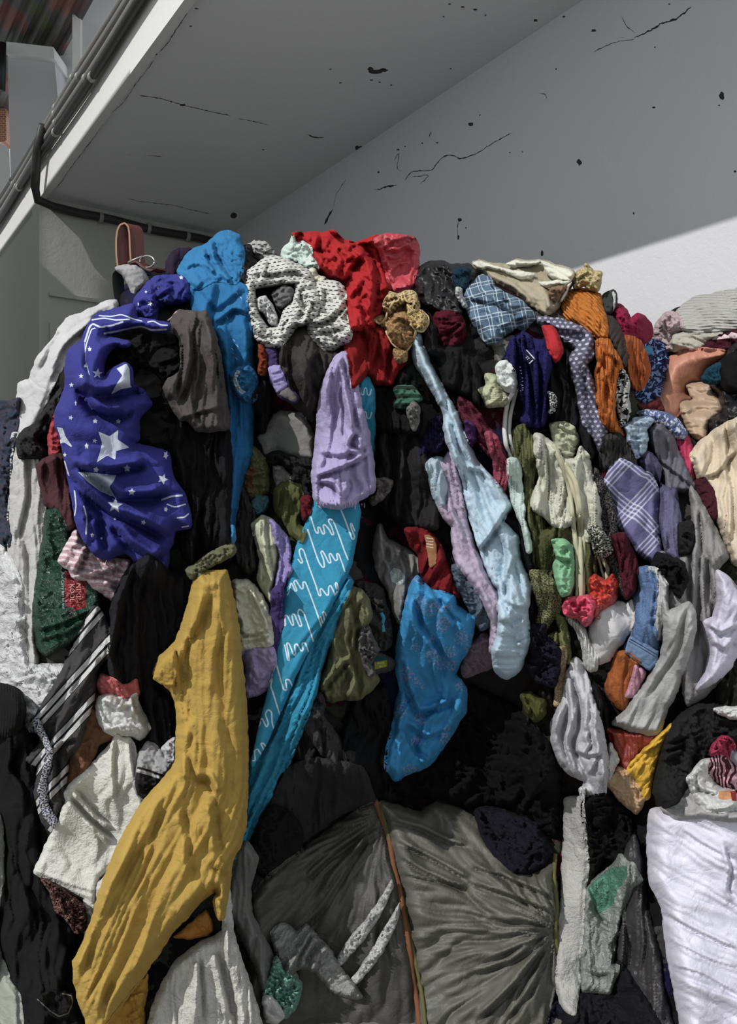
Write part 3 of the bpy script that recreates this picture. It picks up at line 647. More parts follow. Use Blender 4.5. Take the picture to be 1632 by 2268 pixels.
mass('clothes_mass', 'lower pile of dark clothes packed behind the right end of the main heap', BACK, lambda X, Yp: np.minimum(3.1, 2.84/((X-816)/FPX*V[0]+V[1]))-0.05*pleat(X, Yp, 50, 2, 6), 9, M_rags, 0.5, 'clothes')
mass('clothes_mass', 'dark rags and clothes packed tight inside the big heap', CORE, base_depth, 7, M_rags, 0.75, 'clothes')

WH = (214, 214, 212)
scarf_ = whole('turquoise_scarf', 'long turquoise scarf with white squiggle lines hanging diagonally through the middle', 'scarf')
dash_ = whole('dash_shirt', 'white shirt printed with small black dashes, twisted into a ring near the top', 'shirt')
blue_ = whole('blue_sweatshirt', 'large plain blue sweatshirt draped from the top of the heap down its left half', 'sweatshirt')
star_ = whole('starry_shirt', 'large navy shirt with white stars and white stripes bulging on the left', 'shirt')
# ---------------------------------------------------------------- deep, half hidden clothes
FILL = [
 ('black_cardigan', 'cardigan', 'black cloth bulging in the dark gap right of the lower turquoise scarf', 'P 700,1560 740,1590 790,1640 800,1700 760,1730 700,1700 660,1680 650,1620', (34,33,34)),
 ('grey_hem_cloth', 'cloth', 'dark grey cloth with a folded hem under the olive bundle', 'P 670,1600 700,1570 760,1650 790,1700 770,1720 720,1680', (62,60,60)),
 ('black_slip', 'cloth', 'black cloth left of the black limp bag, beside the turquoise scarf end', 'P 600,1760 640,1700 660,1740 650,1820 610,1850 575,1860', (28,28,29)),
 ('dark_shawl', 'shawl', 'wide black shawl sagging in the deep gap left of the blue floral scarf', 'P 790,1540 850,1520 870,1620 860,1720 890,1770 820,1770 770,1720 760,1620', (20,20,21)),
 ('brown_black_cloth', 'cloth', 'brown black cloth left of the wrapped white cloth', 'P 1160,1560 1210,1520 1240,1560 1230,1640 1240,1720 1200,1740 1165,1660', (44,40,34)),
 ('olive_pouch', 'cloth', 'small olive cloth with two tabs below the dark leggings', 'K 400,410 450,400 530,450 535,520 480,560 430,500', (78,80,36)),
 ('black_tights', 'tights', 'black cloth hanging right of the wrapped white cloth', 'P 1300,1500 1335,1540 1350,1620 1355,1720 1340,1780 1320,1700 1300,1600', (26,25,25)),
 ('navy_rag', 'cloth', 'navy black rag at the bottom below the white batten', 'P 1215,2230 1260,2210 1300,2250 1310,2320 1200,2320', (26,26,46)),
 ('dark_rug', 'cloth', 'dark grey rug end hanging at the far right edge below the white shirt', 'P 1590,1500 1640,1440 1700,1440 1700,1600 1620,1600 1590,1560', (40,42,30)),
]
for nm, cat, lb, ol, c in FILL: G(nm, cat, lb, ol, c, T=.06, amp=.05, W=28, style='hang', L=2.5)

# more clothes seen only partly, deep between the others
for nm, cat, lb, ol, c, kd in [
  ('dark_blouse', 'blouse', 'dark violet cloth deep in the gap left of the pale blue sleeve', 'P 915,1000 945,985 960,1020 955,1060 930,1075 905,1050', (44,34,70), 'cloth'),
  ('crumpled_rag', 'cloth', 'dark grey crumpled rag under the foil print shirt', 'P 790,1290 840,1300 860,1360 865,1430 830,1440 800,1400 780,1340', (60,58,54), 'cloth')]:
    G(nm, cat, lb, ol, c, kd, T=.04, amp=.04, W=20)
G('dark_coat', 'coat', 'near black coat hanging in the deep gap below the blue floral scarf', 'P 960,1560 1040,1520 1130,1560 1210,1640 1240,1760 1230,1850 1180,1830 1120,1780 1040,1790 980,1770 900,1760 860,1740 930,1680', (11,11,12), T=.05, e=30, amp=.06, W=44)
# ---------------------------------------------------------------- far right, lower pile behind
G('folded_sweater', 'sweater', 'pale grey ribbed sweater folded on top of the far right pile', 'G 1190,340 1180,250 1230,190 1330,130 1450,110 1560,85 1700,70 1700,380 1560,400 1440,430 1330,420 1240,400', (200,200,192), 'rib', T=.12, e=40, amp=.02, W=30, ang=70, style='hang', L=3, pang=90)
G('rolled_blanket', 'cloth', 'pink and grey crumpled cloth rolled at the left end of the far pile', 'G 1010,380 1040,310 1090,260 1140,240 1190,270 1215,340 1200,400 1160,430 1150,500 1160,540 1100,530 1080,480 1020,460', (196,172,176), 'crinkle', T=.08, amp=.03, W=16)
G('grey_blanket', 'cloth', 'pale olive grey cloth squeezed under the ribbed sweater', 'G 1160,425 1260,405 1420,415 1530,400 1460,440 1400,490 1360,525 1150,530', (190,186,172), T=.05, e=14, W=18, ang=70, style='hang')
o = G('lined_hat', 'clothes', 'dark maroon cloth with a pale zigzag trim under the ribbed sweater', 'G 1370,530 1420,470 1490,430 1560,400 1700,380 1700,480 1640,520 1550,545', (70,24,38), T=.05, e=18, W=30, mats=[mat((226,206,208), 'cloth')],
  decals=[(1, px('G 1450,440 1490,420 1510,430 1540,405 1560,420 1590,392 1640,405 1700,400 1700,440 1560,440 1440,452'))])
G('orange_dress', 'dress', 'salmon orange satin garment bulging below the far right pile', 'G 1085,640 1130,580 1220,540 1380,520 1500,530 1555,545 1530,590 1440,650 1380,720 1400,780 1330,790 1270,830 1260,870 1310,900 1230,930 1220,980 1170,1030 1080,1020 1030,980 1040,850 1060,780', (214,146,118), 'satin', T=.14, e=60, amp=.018, style='smooth', W=50)
G('folded_trousers', 'trousers', 'tan shiny trousers crumpled under the orange satin garment', 'G 1260,800 1440,775 1480,870 1520,920 1530,1000 1440,1060 1410,1110 1390,1210 1290,1170 1240,1060 1210,990 1220,930 1310,900', (196,168,138), 'satin', T=.07, amp=.03, W=24, style='hang', ang=80, L=3)
G('black_jacket', 'jacket', 'black shell jacket slumped at the right edge beside the orange satin garment', 'G 1380,730 1440,660 1530,590 1600,500 1720,440 1720,1090 1600,1070 1520,1120 1440,1140 1430,1060 1530,1000 1490,850', (30,31,33), 'satin', T=.08, amp=.035, W=36)
G('round_cap', 'cap', 'round black cap lying on the black jacket at the right edge', 'G 1490,640 1540,590 1620,545 1720,530 1720,830 1620,850 1540,815 1500,740', (22,22,24), T=.10, e=30, amp=.01, W=40, style='smooth')
G('teal_lining', 'cloth', 'small dark teal cloth between orange satin garment and black jacket', 'G 1370,735 1420,670 1500,630 1490,700 1500,760 1440,780 1390,770', (22,66,84), T=.02, e=12, W=20)
G('flowered_blouse', 'blouse', 'blue black flowered cloth wedged left of the orange satin garment', 'G 905,490 980,450 1060,470 1095,540 1110,620 1070,760 1040,900 960,945 890,890 880,820 960,780 960,600', (28,34,74), 'mottle', col2=(120,150,200), T=.06, amp=.03, W=24)
G('blue_scarf', 'scarf', 'small sky blue cloth poking out of the flowered blue cloth', 'G 915,525 960,510 990,535 975,560 930,560', (74,150,190), T=.02, e=10, W=12)
G('red_brown_cloth', 'cloth', 'dark red cloth under the flowered blue cloth', 'G 890,940 960,940 1040,890 1090,1020 1140,1060 1060,1000 930,985', (94,36,34), T=.03, e=12, W=20)
# ---------------------------------------------------------------- upper right of the heap
G('magenta_hoodie', 'hoodie', 'magenta hoodie with a rounded hood at the top right shoulder of the heap', 'G 700,195 750,190 800,230 830,290 880,260 930,280 985,350 985,440 920,475 860,440 790,430 730,350 690,270', (148,24,66), T=.10, e=30, amp=.03, W=26)
G('rust_sweater', 'sweater', 'rust orange ribbed knit hanging below the magenta hoodie', 'G 750,440 850,430 905,470 950,570 972,680 950,760 905,825 840,800 800,700 770,600', (186,92,38), 'rib', T=.08, amp=.03, W=24, style='hang', L=4)
G('brown_jacket', 'jacket', 'dark brown grey jacket folded between the orange knit and the magenta hoodie', 'G 590,270 690,285 745,360 775,460 802,560 790,650 745,610 700,520 640,420', (64,56,52), T=.06, amp=.03, W=28, style='hang', L=4, ang=-25)
G('stiff_flap', 'cloth', 'small grey black stiff flap with a pale edge, right of the orange sweater', 'G 595,190 640,115 700,82 722,110 714,205 690,245 630,255', (62,66,64), T=.03, e=10, amp=.02, W=20, mats=[mat((200,202,200))], decals=[(1, px('G 690,95 700,82 722,110 714,205 700,240 702,150'))])
G('orange_sweater', 'sweater', 'orange cable knit sweater rolled up at the top right of the heap', 'G 320,200 350,120 400,80 500,70 600,110 612,200 650,300 650,430 600,450 520,400 440,340 350,300', (212,124,34), 'cable', T=.12, e=36, amp=.025, W=28, style='hang', L=3)
G('lace_collar', 'cloth', 'cream lacy cloth crumpled on top of the orange cable knit sweater', 'C 1085,230 1090,160 1110,120 1150,105 1160,75 1185,100 1210,125 1255,130 1250,190 1225,240 1180,235 1140,205', (206,190,140), 'lace', col2=(176,158,108), T=.05, e=14, amp=.03, W=12, res=2.8, style='crumple')
G('black_trousers', 'trousers', 'black trousers hanging in the gap right of the navy pleated dress', 'C 880,560 1000,600 1060,680 1060,800 1110,1000 1150,1120 1240,1260 1180,1330 1120,1200 1000,1100 930,1090 900,900', (24,24,26), T=.06, amp=.04, W=26, style='hang', L=4)
G('checked_shirt', 'shirt', 'grey lavender dotted and striped shirt hanging beside the orange cloth', 'C 830,415 980,430 1100,470 1180,520 1215,580 1200,680 1160,720 1200,820 1230,900 1240,1000 1290,1130 1282,1250 1250,1290 1200,1180 1140,1090 1120,1000 1110,940 1090,860 1060,760 1060,680 1085,620 1000,560 900,500', (104,102,124), 'dots', col2=(190,190,208), T=.05, e=18, amp=.03, W=24, style='hang', L=4, spine='C 900,450 1180,540 1100,750 1250,1250')
G('rust_shirt', 'shirt', 'orange brown sleeved shirt hanging under the orange cable knit', 'G 575,470 610,448 668,455 695,520 745,590 768,680 745,760 738,860 705,960 725,1060 760,1140 772,1172 690,1150 640,1090 600,1000 580,900 588,820 570,700 590,620 575,560', (206,112,34), 'knit', T=.08, e=22, amp=.035, W=26, style='hang', L=5, creases=[('G 640,560 700,600 760,650', 5, .02), ('G 660,700 640,850 660,1000', 5, .025), ('G 600,620 640,680 650,760', 4, .02)])
G('print_skirt', 'skirt', 'white and black printed cloth behind the rust orange shirt', 'G 760,680 800,720 815,800 810,900 825,1000 790,1080 760,1100 740,1000 735,860', (186,186,182), 'mottle', col2=(20,20,20), T=.03, e=12, W=20, style='hang')
cj = G('cream_jacket', 'jacket', 'cream jacket, shade painted tan, folded flat over the top of the heap, right of centre', 'C 430,60 470,52 560,75 640,75 700,50 790,55 860,48 905,60 960,80 1040,100 1085,130 1070,190 1035,260 995,320 955,380 900,395 840,360 780,320 700,250 620,210 520,150 445,110', (178,168,142), T=.09, e=28, amp=.03, W=34, style='hang', ang=65, L=4,  # tan body colour is cream with its shade painted in
  creases=[('C 880,190 930,260 950,370', 6, .03), ('C 700,190 780,260 840,350', 6, .02)])
for ol in ('C 428,62 480,52 560,76 640,100 760,118 835,135 800,172 720,168 600,112 520,104 448,110', 'C 640,76 700,50 790,54 862,48 872,70 820,84 740,92 690,96', 'C 862,50 905,58 960,80 1040,102 1085,132 1062,190 1010,185 940,170 905,130 890,90', 'C 850,186 900,186 985,172 1062,186 1040,205 975,214 930,228 890,222', 'C 1040,205 1066,190 1036,262 1000,318 985,310 1010,262'):
    G('lit_edge', None, 'cream edge painted sunlit', ol, (226,224,206), T=.03, e=12, amp=.018, W=18, style='hang', ang=70, parent=cj, res=2.8)  # rims painted paler where sun catches the jacket
G('inner_shade', None, 'tan inside painted as shade', 'C 930,225 980,212 1036,205 1012,260 980,315 935,300 915,260', (140,112,86), T=.012, e=12, amp=.02, W=16, parent=cj)  # brown patch painted for the shade inside the jacket
G('black_coat', 'coat', 'black padded coat bunched on top of the heap beside the red scarf', 'C 60,150 90,90 150,60 240,58 290,80 400,78 450,120 430,180 390,230 370,290 345,400 260,412 180,372 110,330 75,240', (30,30,32), 'satin', T=.10, e=26, amp=.05, W=26)
G('navy_collar', 'cloth', 'small dark teal collar tucked in the black padded coat', 'C 305,120 350,100 410,110 395,190 380,240 330,220 310,180', (24,50,66), T=.03, e=10, W=16)
G('white_tag_strip', 'cloth', 'small grey white twisted strip beside the plaid shirt', 'C 325,225 350,235 360,290 385,340 370,345 345,310 330,270', (190,192,190), T=.02, e=8, W=10)
G('wine_blouse', 'blouse', 'wine red blouse crumpled below the black padded coat', 'C 190,390 280,375 360,420 375,480 375,540 340,600 260,625 200,590 175,480', (84,18,34), T=.06, amp=.035, W=26)
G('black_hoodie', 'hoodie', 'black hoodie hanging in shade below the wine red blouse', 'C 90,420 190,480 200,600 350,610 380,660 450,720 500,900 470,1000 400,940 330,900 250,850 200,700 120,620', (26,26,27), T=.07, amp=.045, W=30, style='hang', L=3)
G('grey_shirt', 'shirt', 'plain grey shirt below the plaid shirt', 'C 520,560 560,540 640,560 690,540 680,640 640,700 590,740 580,690 570,620', (112,110,106), T=.05, amp=.02, W=24)
G('plaid_shirt', 'shirt', 'blue and grey plaid shirt crumpled near the top of the heap', 'C 378,280 420,200 490,145 540,170 572,222 640,265 740,310 800,370 825,420 760,500 700,480 600,560 525,585 470,510 420,430 390,350', (98,124,148), 'plaid', col2=(196,212,220), T=.09, e=30, amp=.035, W=34, sc=1.15, pang=-12, style='hang', ang=55, L=2.5,
  creases=[('C 400,300 520,330 640,330', 5, .03), ('C 560,200 600,300 720,320', 5, .03), ('C 600,500 700,450 790,420', 5, .025)])
G('navy_dress', 'dress', 'navy blue pleated dress hanging below the plaid shirt', 'C 640,690 680,560 750,515 830,560 900,580 935,700 905,850 915,1000 885,1115 800,1125 740,1080 765,1000 720,880 700,780', (36,32,88), T=.07, e=22, amp=.045, W=15, style='hang', L=9, creases=[('C 760,560 790,760 820,1050', 5, .03), ('C 850,600 860,800 860,1080', 5, .03)])
dr = bpy.data.objects['navy_dress']
lb = G('label_tag', None, None, 'Y 830,120 880,140 1110,390 930,480 840,360', (26,22,50), T=.004, e=6, amp=.002, parent=dr, corner=True, mats=[mat((205,205,225))],
  decals=[(1, strokepoly(px('Y 875,150 1075,375'), 2.6)), (1, strokepoly(px('Y 1020,380 935,465'), 2.6))])
lettering('printed_text', 'VST', px('Y 885,320')[0][0], px('Y 885,320')[0][1], 8, 48, mat((215,215,230)), dr)
for i, s in enumerate(('710,540 750,545', '725,615 765,625', '745,690 775,680', '765,780 800,790', '770,860 805,865', '745,945 800,955', '750,1020 810,1010', '735,1075 800,1060')):
    q = strokepoly(px('Y '+s), 1.9); G('printed_mark', None, None, q, (200,200,220), T=.001, e=3, amp=0, parent=dr, corner=True, res=1.6, rim=.003)
G('peaked_cap', 'cap', 'bright red cap brim poking out right of the navy pleated dress', 'C 880,480 940,478 990,560 1003,640 965,705 935,650 905,560', (186,34,44), T=.05, e=14, amp=.008, W=30)
G('khaki_bag', 'bag', 'pale khaki cloth bag with faint lines of print, left of the navy dress', 'C 475,885 515,860 512,785 590,800 645,850 665,940 640,985 520,995 505,940', (190,194,158), T=.06, e=20, amp=.02, W=22,
  mats=[mat((150,130,110))], decals=[(1, strokepoly(px('C 540,%d 640,%d' % (y, y)), 1.1)) for y in range(870, 960, 14)])
G('white_hood', 'cloth', 'white and mint cloth knot above the long white drawstrings', 'C 578,740 600,710 640,698 690,760 712,850 690,905 640,885 602,825', (222,228,224), T=.05, e=16, amp=.025, W=18)
cord('drawstring', 'cord', 'left one of the two long white drawstrings hanging in the heap', 'C 690,900 655,960 640,1040 632,1150 645,1250 672,1320 700,1345', .0075, (220,220,214), group='white drawstrings')
cord('drawstring', 'cord', 'right one of the two long white drawstrings hanging in the heap', 'C 710,880 690,960 670,1050 662,1150 675,1240 695,1300 710,1340', .007, (220,220,214), group='white drawstrings')
G('dotted_lace', 'cloth', 'tiny black and white lace edge right of the navy pleated dress', 'C 915,900 950,920 965,970 950,1020 920,1035 935,980', (200,200,200), 'tweed', col2=(40,40,40), T=.02, e=8, W=10)
# ---------------------------------------------------------------- right middle
G('pink_shirt', 'shirt', 'crimson and pink shirt corner hanging left of the cream blouse', 'G 1120,1195 1250,1175 1290,1260 1312,1400 1302,1535 1250,1450 1200,1330', (196,56,96), T=.05, W=26, style='hang', L=5)
G('cream_blouse', 'blouse', 'cream and beige blouse hanging at the right edge of the heap', 'P 1537,1030 1530,1005 1545,985 1580,955 1610,937 1680,925 1690,1250 1640,1255 1622,1245 1610,1210 1595,1170 1580,1135 1570,1080 1545,1060', (222,206,178), T=.09, e=36, amp=.03, W=34, style='hang', L=5, creases=[('P 1560,1060 1590,1050 1632,1000', 5, .025), ('P 1600,1010 1622,1080 1625,1200', 5, .02)])
G('maroon_cloth', 'cloth', 'dark maroon cloth between the grey trousers and the cream blouse', 'P 1536,1070 1560,1060 1580,1090 1585,1150 1560,1140 1545,1110', (70,26,38), T=.03, W=24)
G('blue_print_top', 'top', 'blue and white printed top rolled over the grey trousers, right side', 'G 880,1010 950,985 1080,1000 1180,1050 1250,1150 1225,1195 1150,1180 1050,1110 950,1050', (108,122,168), 'mottle', col2=(206,214,230), T=.07, amp=.03, W=20)
G('grey_trousers', 'trousers', 'dark grey and slate trousers hanging below the blue printed top', 'G 960,1120 1060,1090 1150,1190 1200,1330 1250,1430 1302,1540 1290,1600 1100,1590 1080,1430 1000,1300', (112,110,120), T=.07, e=26, amp=.03, W=30, style='hang', L=5, creases=[('G 1050,1370 1150,1450 1290,1560', 4, .02)])
G('light_blue_top', 'top', 'pale blue striped top crumpled left of the blue printed top', 'G 790,1110 850,1050 940,1030 1000,1060 945,1120 955,1200 925,1320 860,1345 820,1270', (178,200,216), 'stripes', col2=(148,168,190), T=.07, amp=.035, W=22, sc=1.5)
G('charcoal_shirt', 'shirt', 'charcoal ribbed shirt under the end of the rust orange shirt', 'G 640,1180 740,1160 800,1230 860,1350 880,1440 790,1380 700,1410 620,1440 600,1330', (66,64,62), 'rib', T=.05, amp=.03, W=24, style='hang', L=4)
G('red_lining', 'cloth', 'red and pink cloth corner left of the purple windowpane shirt', 'G 610,1460 680,1440 740,1500 720,1560 680,1600 640,1640 615,1560', (160,52,66), T=.05, amp=.02, W=18)
G('slate_trousers', 'trousers', 'slate purple trouser leg hanging right of the windowpane shirt', 'G 880,1360 960,1270 1040,1330 1080,1420 1060,1560 H 1030,100 1040,300 1100,560 1200,580 1200,300 1170,100 1080,60 1000,0 920,-20', (92,88,118), T=.06, amp=.03, W=28, style='hang', L=5)
G('curtain', 'curtain', 'wide dark grey curtain hanging at the lower right of the heap, its right part standing in for the white shirt in shade', 'H 1060,560 1200,600 1300,480 1290,200 1290,60 1400,250 1480,400 1560,590 1480,680 1560,740 1660,860 1700,900 1700,1280 1620,1330 1560,1430 1480,1540 1380,1640 1260,1700 1180,1400 1050,1000', (150,148,146), T=.09, e=40, amp=.045, W=44, style='hang', L=5, creases=[('H 1310,120 1360,400 1340,760 1330,1100 1280,1400', 7, .04), ('H 1420,560 1400,760 1450,1000 1440,1200', 7, .03)])  # grey right part stands in for the white shirt's shaded side
G('white_shirt', 'shirt', 'white lavender shirt swelling at the right edge below the grey curtain', 'H 1480,700 1560,740 1640,870 1720,900 1720,1220 1640,1300 1570,1440 1450,1540 1325,1595 1400,1450 1430,1320 1395,1180 1385,1080 1455,1040 1490,900', (214,210,228), T=.10, e=44, amp=.022, W=40, style='hang', L=4, ang=-20, creases=[('H 1400,1100 1500,1180 1640,1120', 6, .02), ('H 1430,1240 1540,1300 1620,1230', 6, .015)])
G('purple_shirt', 'shirt', 'slate purple tongue of cloth between windowpane shirt and grey curtain', 'H 1080,120 1140,110 1200,250 1205,420 1190,600 1100,560 1080,420', (104,100,132), T=.05, e=16, W=22, style='hang', L=5)
G('windowpane_shirt', 'shirt', 'purple shirt with groups of thin white crossing lines, right of centre', 'P 1335,1080 1350,1040 1375,1018 1400,1030 1440,1050 1455,1080 1455,1120 1458,1180 1462,1220 1450,1250 1415,1225 1385,1185 1362,1150 1358,1110', (112,108,150), 'windowpane', col2=(214,218,236), T=.06, e=26, amp=.018, W=30, style='smooth', sc=1.05, pang=42)
G('metal_clip_cloth', 'cloth', 'black cloth with a small shiny clip right of the slate trouser leg', 'H 1200,340 1290,330 1300,460 1270,560 1210,560 1195,450', (34,32,34), T=.04, e=14, W=20)
G('black_skirt', 'skirt', 'black skirt hanging below the tip of the windowpane shirt', 'H 1030,560 1130,590 1230,640 1260,760 1200,900 1120,800 1060,700 990,660', (20,20,22), T=.05, amp=.03, W=24)
G('grey_scarf', 'scarf', 'pale grey satin scarf strip to the right of the denim leg', 'H 970,670 1040,690 1110,800 1105,900 1100,1050 1080,1160 1045,1225 1005,1180 1000,1050 1020,920 1030,830', (196,196,192), 'satin', T=.05, e=16, W=20, style='hang', L=6)
jn = G('jeans', 'jeans', 'faded blue denim trouser leg with a stitched hem, lower right', 'H 880,690 960,665 1025,760 1015,950 1000,1090 1040,1250 1035,1380 965,1440 790,1310 830,1180 850,1000 845,880 900,830', (92,120,164), 'tweed', col2=(104,132,172), T=.06, e=24, amp=.02, W=30, style='hang', L=6)
G('hem', None, 'stitched denim hem', 'H 822,1185 900,1225 1000,1275 1042,1300 1030,1385 968,1445 880,1380 788,1312', (112,138,172), 'cloth', T=.012, e=10, amp=.004, parent=jn, mats=[mat((44,52,78))], decals=[(1, strokepoly(px('H 822,1205 900,1250 1035,1330'), 1.6)), (1, strokepoly(px('H 816,1225 900,1270 1030,1350'), 1.4))])
G('orange_skirt', 'skirt', 'brown orange cloth hanging below the denim leg', 'H 640,1560 690,1420 720,1320 785,1300 900,1385 860,1500 830,1640 790,1740 740,1720 680,1660', (166,92,40), T=.05, e=18, W=28, style='hang', L=5)
G('pink_cuff', 'cloth', 'pale pink narrow cloth below the denim hem', 'H 870,1410 940,1460 900,1550 860,1640 800,1640 830,1540', (208,150,170), T=.03, e=12, W=18, style='hang')
G('rust_cloth', 'cloth', 'rust and wine red cloth below the grey trouser leg', 'K 895,610 1040,625 1200,630 1155,690 1065,765 1000,860 960,810', (132,44,28), 'satin', T=.05, W=26, style='hang', L=5)
G('wide_trousers', 'trousers', 'pale grey trouser leg ending in a wide hem, lower right', 'H 1080,900 1120,1000 1270,930 1310,1000 1320,1120 1290,1260 1260,1350 K 1290,380 1230,500 1185,632 1060,622 920,570 1000,500 1060,410 1120,320 1190,210 1215,100', (176,176,174), T=.07, e=30, amp=.02, W=40, style='hang', L=6, ang=-28, creases=[('H 1240,1000 1180,1300 K 1120,420', 7, .02)])
G('yellow_cloth', 'cloth', 'bright yellow twisted cloth left of the black jacket, lower right', 'K 1260,580 1277,600 1205,690 1185,760 1150,860 1125,1000 1080,1003 1050,900 1000,850 1060,765 1150,680', (230,180,40), T=.05, e=16, amp=.022, W=20, style='hang', ang=-35, L=3, creases=[('K 1010,840 1100,750 1180,710', 4, .02)])
G('tan_cloth', 'cloth', 'tan satin bundle below the rust cloth, next to the yellow cloth', 'K 880,890 950,825 1010,865 1070,940 1075,1000 1105,1010 1060,1088 1020,1060 960,1010 900,930', (200,164,124), 'satin', T=.06, e=20, amp=.025, W=20)
G('white_corner', 'cloth', 'small white cloth corner left of the rust cloth', 'K 908,690 950,780 930,830 900,890 890,830 900,760', (206,206,204), T=.03, e=10, W=16)
# ---------------------------------------------------------------- centre right
G('olive_cardigan', 'cardigan', 'olive green lacy cardigan hanging behind the cream camisole', 'F 1150,180 1230,140 1330,330 1340,420 1300,600 1390,880 1400,1000 1330,1150 1290,1250 1240,1100 1230,900 1200,700 1220,560 1160,420', (104,108,66), 'knit', T=.06, amp=.04, W=24, style='hang', L=3)
G('black_blouse', 'blouse', 'black cloth hanging between the pale blue shirt and the olive cardigan', 'F 1080,830 1190,860 1250,1000 1290,1200 1300,1500 1270,1600 1260,1300 1190,1000 1080,870', (24,24,26), T=.04, amp=.03, W=24, style='hang', L=5)
G('olive_underskirt', 'skirt', 'dark olive gathered cloth under the cream camisole', 'P 1190,1190 1240,1160 1300,1190 1320,1230 1310,1330 1270,1350 1230,1340 1195,1290', (82,84,50), T=.05, amp=.04, W=20, style='hang', L=4)
G('tweed_top', 'top', 'olive and cream speckled tweed top hanging right of the pale blue shirt', 'H 75,700 150,700 250,770 305,880 305,1000 245,1060 185,1135 120,1100 145,980 110,860', (138,138,98), 'tweed', col2=(72,74,44), T=.06, amp=.035, W=28, style='hang', L=3)
G('mint_shirt', 'top', 'mint green top tucked under the cream camisole', 'H 240,465 330,470 385,500 395,640 392,800 372,860 312,882 272,760 258,650 278,600', (136,192,146), T=.06, e=20, amp=.03, W=26, creases=[('H 250,600 320,620 390,620', 5, .03)])
G('black_lace', 'cloth', 'black lace trimmed strap hanging left of the windowpane shirt', 'H 560,-80 640,60 700,200 720,340 740,560 790,700 800,900 760,860 700,700 640,560 600,300', (30,28,30), 'tweed', col2=(96,92,90), T=.04, e=14, amp=.03, W=18, style='hang')
G('wine_underskirt', 'cloth', 'wine red cloth strip hanging below the windowpane shirt', 'H 690,440 780,420 850,560 880,640 860,840 800,900 760,700', (80,24,38), T=.04, amp=.03, W=20, style='hang', L=5)
G('cream_vest', 'vest', 'off white stretchy cloth cup above the cream camisole', 'G 230,1090 330,1075 400,1110 435,1180 425,1240 395,1335 335,1350 280,1290 245,1190', (186,190,160), T=.07, e=20, amp=.025, W=20)
cm_ = G('camisole', 'camisole', 'cream cotton camisole with frilly straps hanging in the heap right of centre', 'P 1183,965 1196,962 1225,985 1250,1018 1278,1012 1285,990 1303,1010 1312,1060 1325,1110 1332,1180 1326,1205 1296,1195 1290,1152 1265,1160 1245,1168 1222,1162 1202,1140 1180,1130 1178,1108 1195,1060 1187,1010', (208,208,190), T=.06, e=20, amp=.04, W=20, style='hang', L=6, creases=[('P 1205,975 1215,1060 1210,1120', 5, .025), ('P 1250,1030 1255,1090 1240,1150', 5, .025)])
for s in ('P 1225,985 1248,1040 1262,1090 1268,1150 1278,1230 1280,1300 1278,1330', 'P 1238,1010 1262,1060 1280,1120 1284,1200 1286,1260 1286,1325', 'P 1250,1025 1275,1070 1286,1140 1292,1220 1290,1320', 'P 1325,1200 1345,1215 1332,1230 1346,1260 1340,1290'):
    cord('frill', None, None, s, .008, (196,192,160), parent=cm_)
G('frayed_cord', 'cord', 'bundle of pale frayed strings beside the black lace strap', 'H 515,390 570,360 620,400 680,500 690,550 620,590 560,560 545,470', (186,186,170), 'tweed', col2=(60,60,56), T=.04, e=12, amp=.04, W=10, style='scrunch', res=2.6)
cord('white_string', 'cord', 'thin cream string falling on the red cloth', 'H 580,560 610,680 640,780', .004, (210,200,170))
bag = G('white_bag', 'bag', 'white cotton bag bulging below the red and pink cloth', 'H 570,990 640,940 720,920 800,950 838,915 852,1010 835,1120 745,1260 665,1360 580,1395 545,1300 520,1200 530,1080', (212,210,210), T=.11, e=40, amp=.015, W=40, style='smooth', mats=[mat((150,40,50))], decals=[(1, strokepoly(px('H 575,1010 600,1050 615,1010 600,1060 575,1055'), 1.8))])
G('white_sock', 'sock', 'white sock hanging in front of the white cotton bag', 'H 345,1045 410,1050 470,1100 505,1200 560,1310 582,1370 575,1440 530,1448 485,1405 475,1290 425,1140', (216,216,210), 'knit', T=.05, e=16, amp=.015, W=24, style='hang')
G('red_satin', 'cloth', 'orange red crumpled satin cloth right of the pink rosette', 'H 530,760 560,730 640,775 700,720 732,800 722,880 690,940 600,985 555,1040 530,940', (206,60,44), 'satin', T=.06, e=20, amp=.035, W=18)
G('pink_rosette', 'cloth', 'bright pink satin cloth bunched like a rosette', 'H 318,960 360,905 440,895 510,880 560,940 545,1010 530,1080 490,1110 440,1050 350,1030', (226,74,108), 'satin', T=.07, e=20, amp=.03, W=16, creases=[('H 360,930 420,970 440,1030', 4, .02), ('H 500,900 450,960 440,1000', 4, .02)])
G('olive_strap', 'cloth', 'olive knotted cord hanging below the tweed top', 'H 270,1030 320,1040 350,1120 370,1250 380,1380 350,1390 320,1290 260,1240 205,1200 260,1160 300,1160', (116,120,72), T=.03, e=10, amp=.03, W=12, style='hang')
G('measuring_strap', 'belt', 'tan woven belt end hanging left of the wrapped white cloth', 'P 1237,1438 1252,1436 1251,1480 1248,1530 1244,1560 1229,1560 1233,1510', (164,134,96), 'tweed', col2=(206,180,150), T=.012, e=6, amp=.004, W=20)
G('dark_leggings', 'leggings', 'black and navy crumpled leggings below the pale blue shirt', 'H 70,1120 180,1100 200,1190 260,1240 300,1300 290,1460 250,1560 120,1520 60,1420 90,1320 50,1220', (30,28,44), T=.06, amp=.05, W=22)
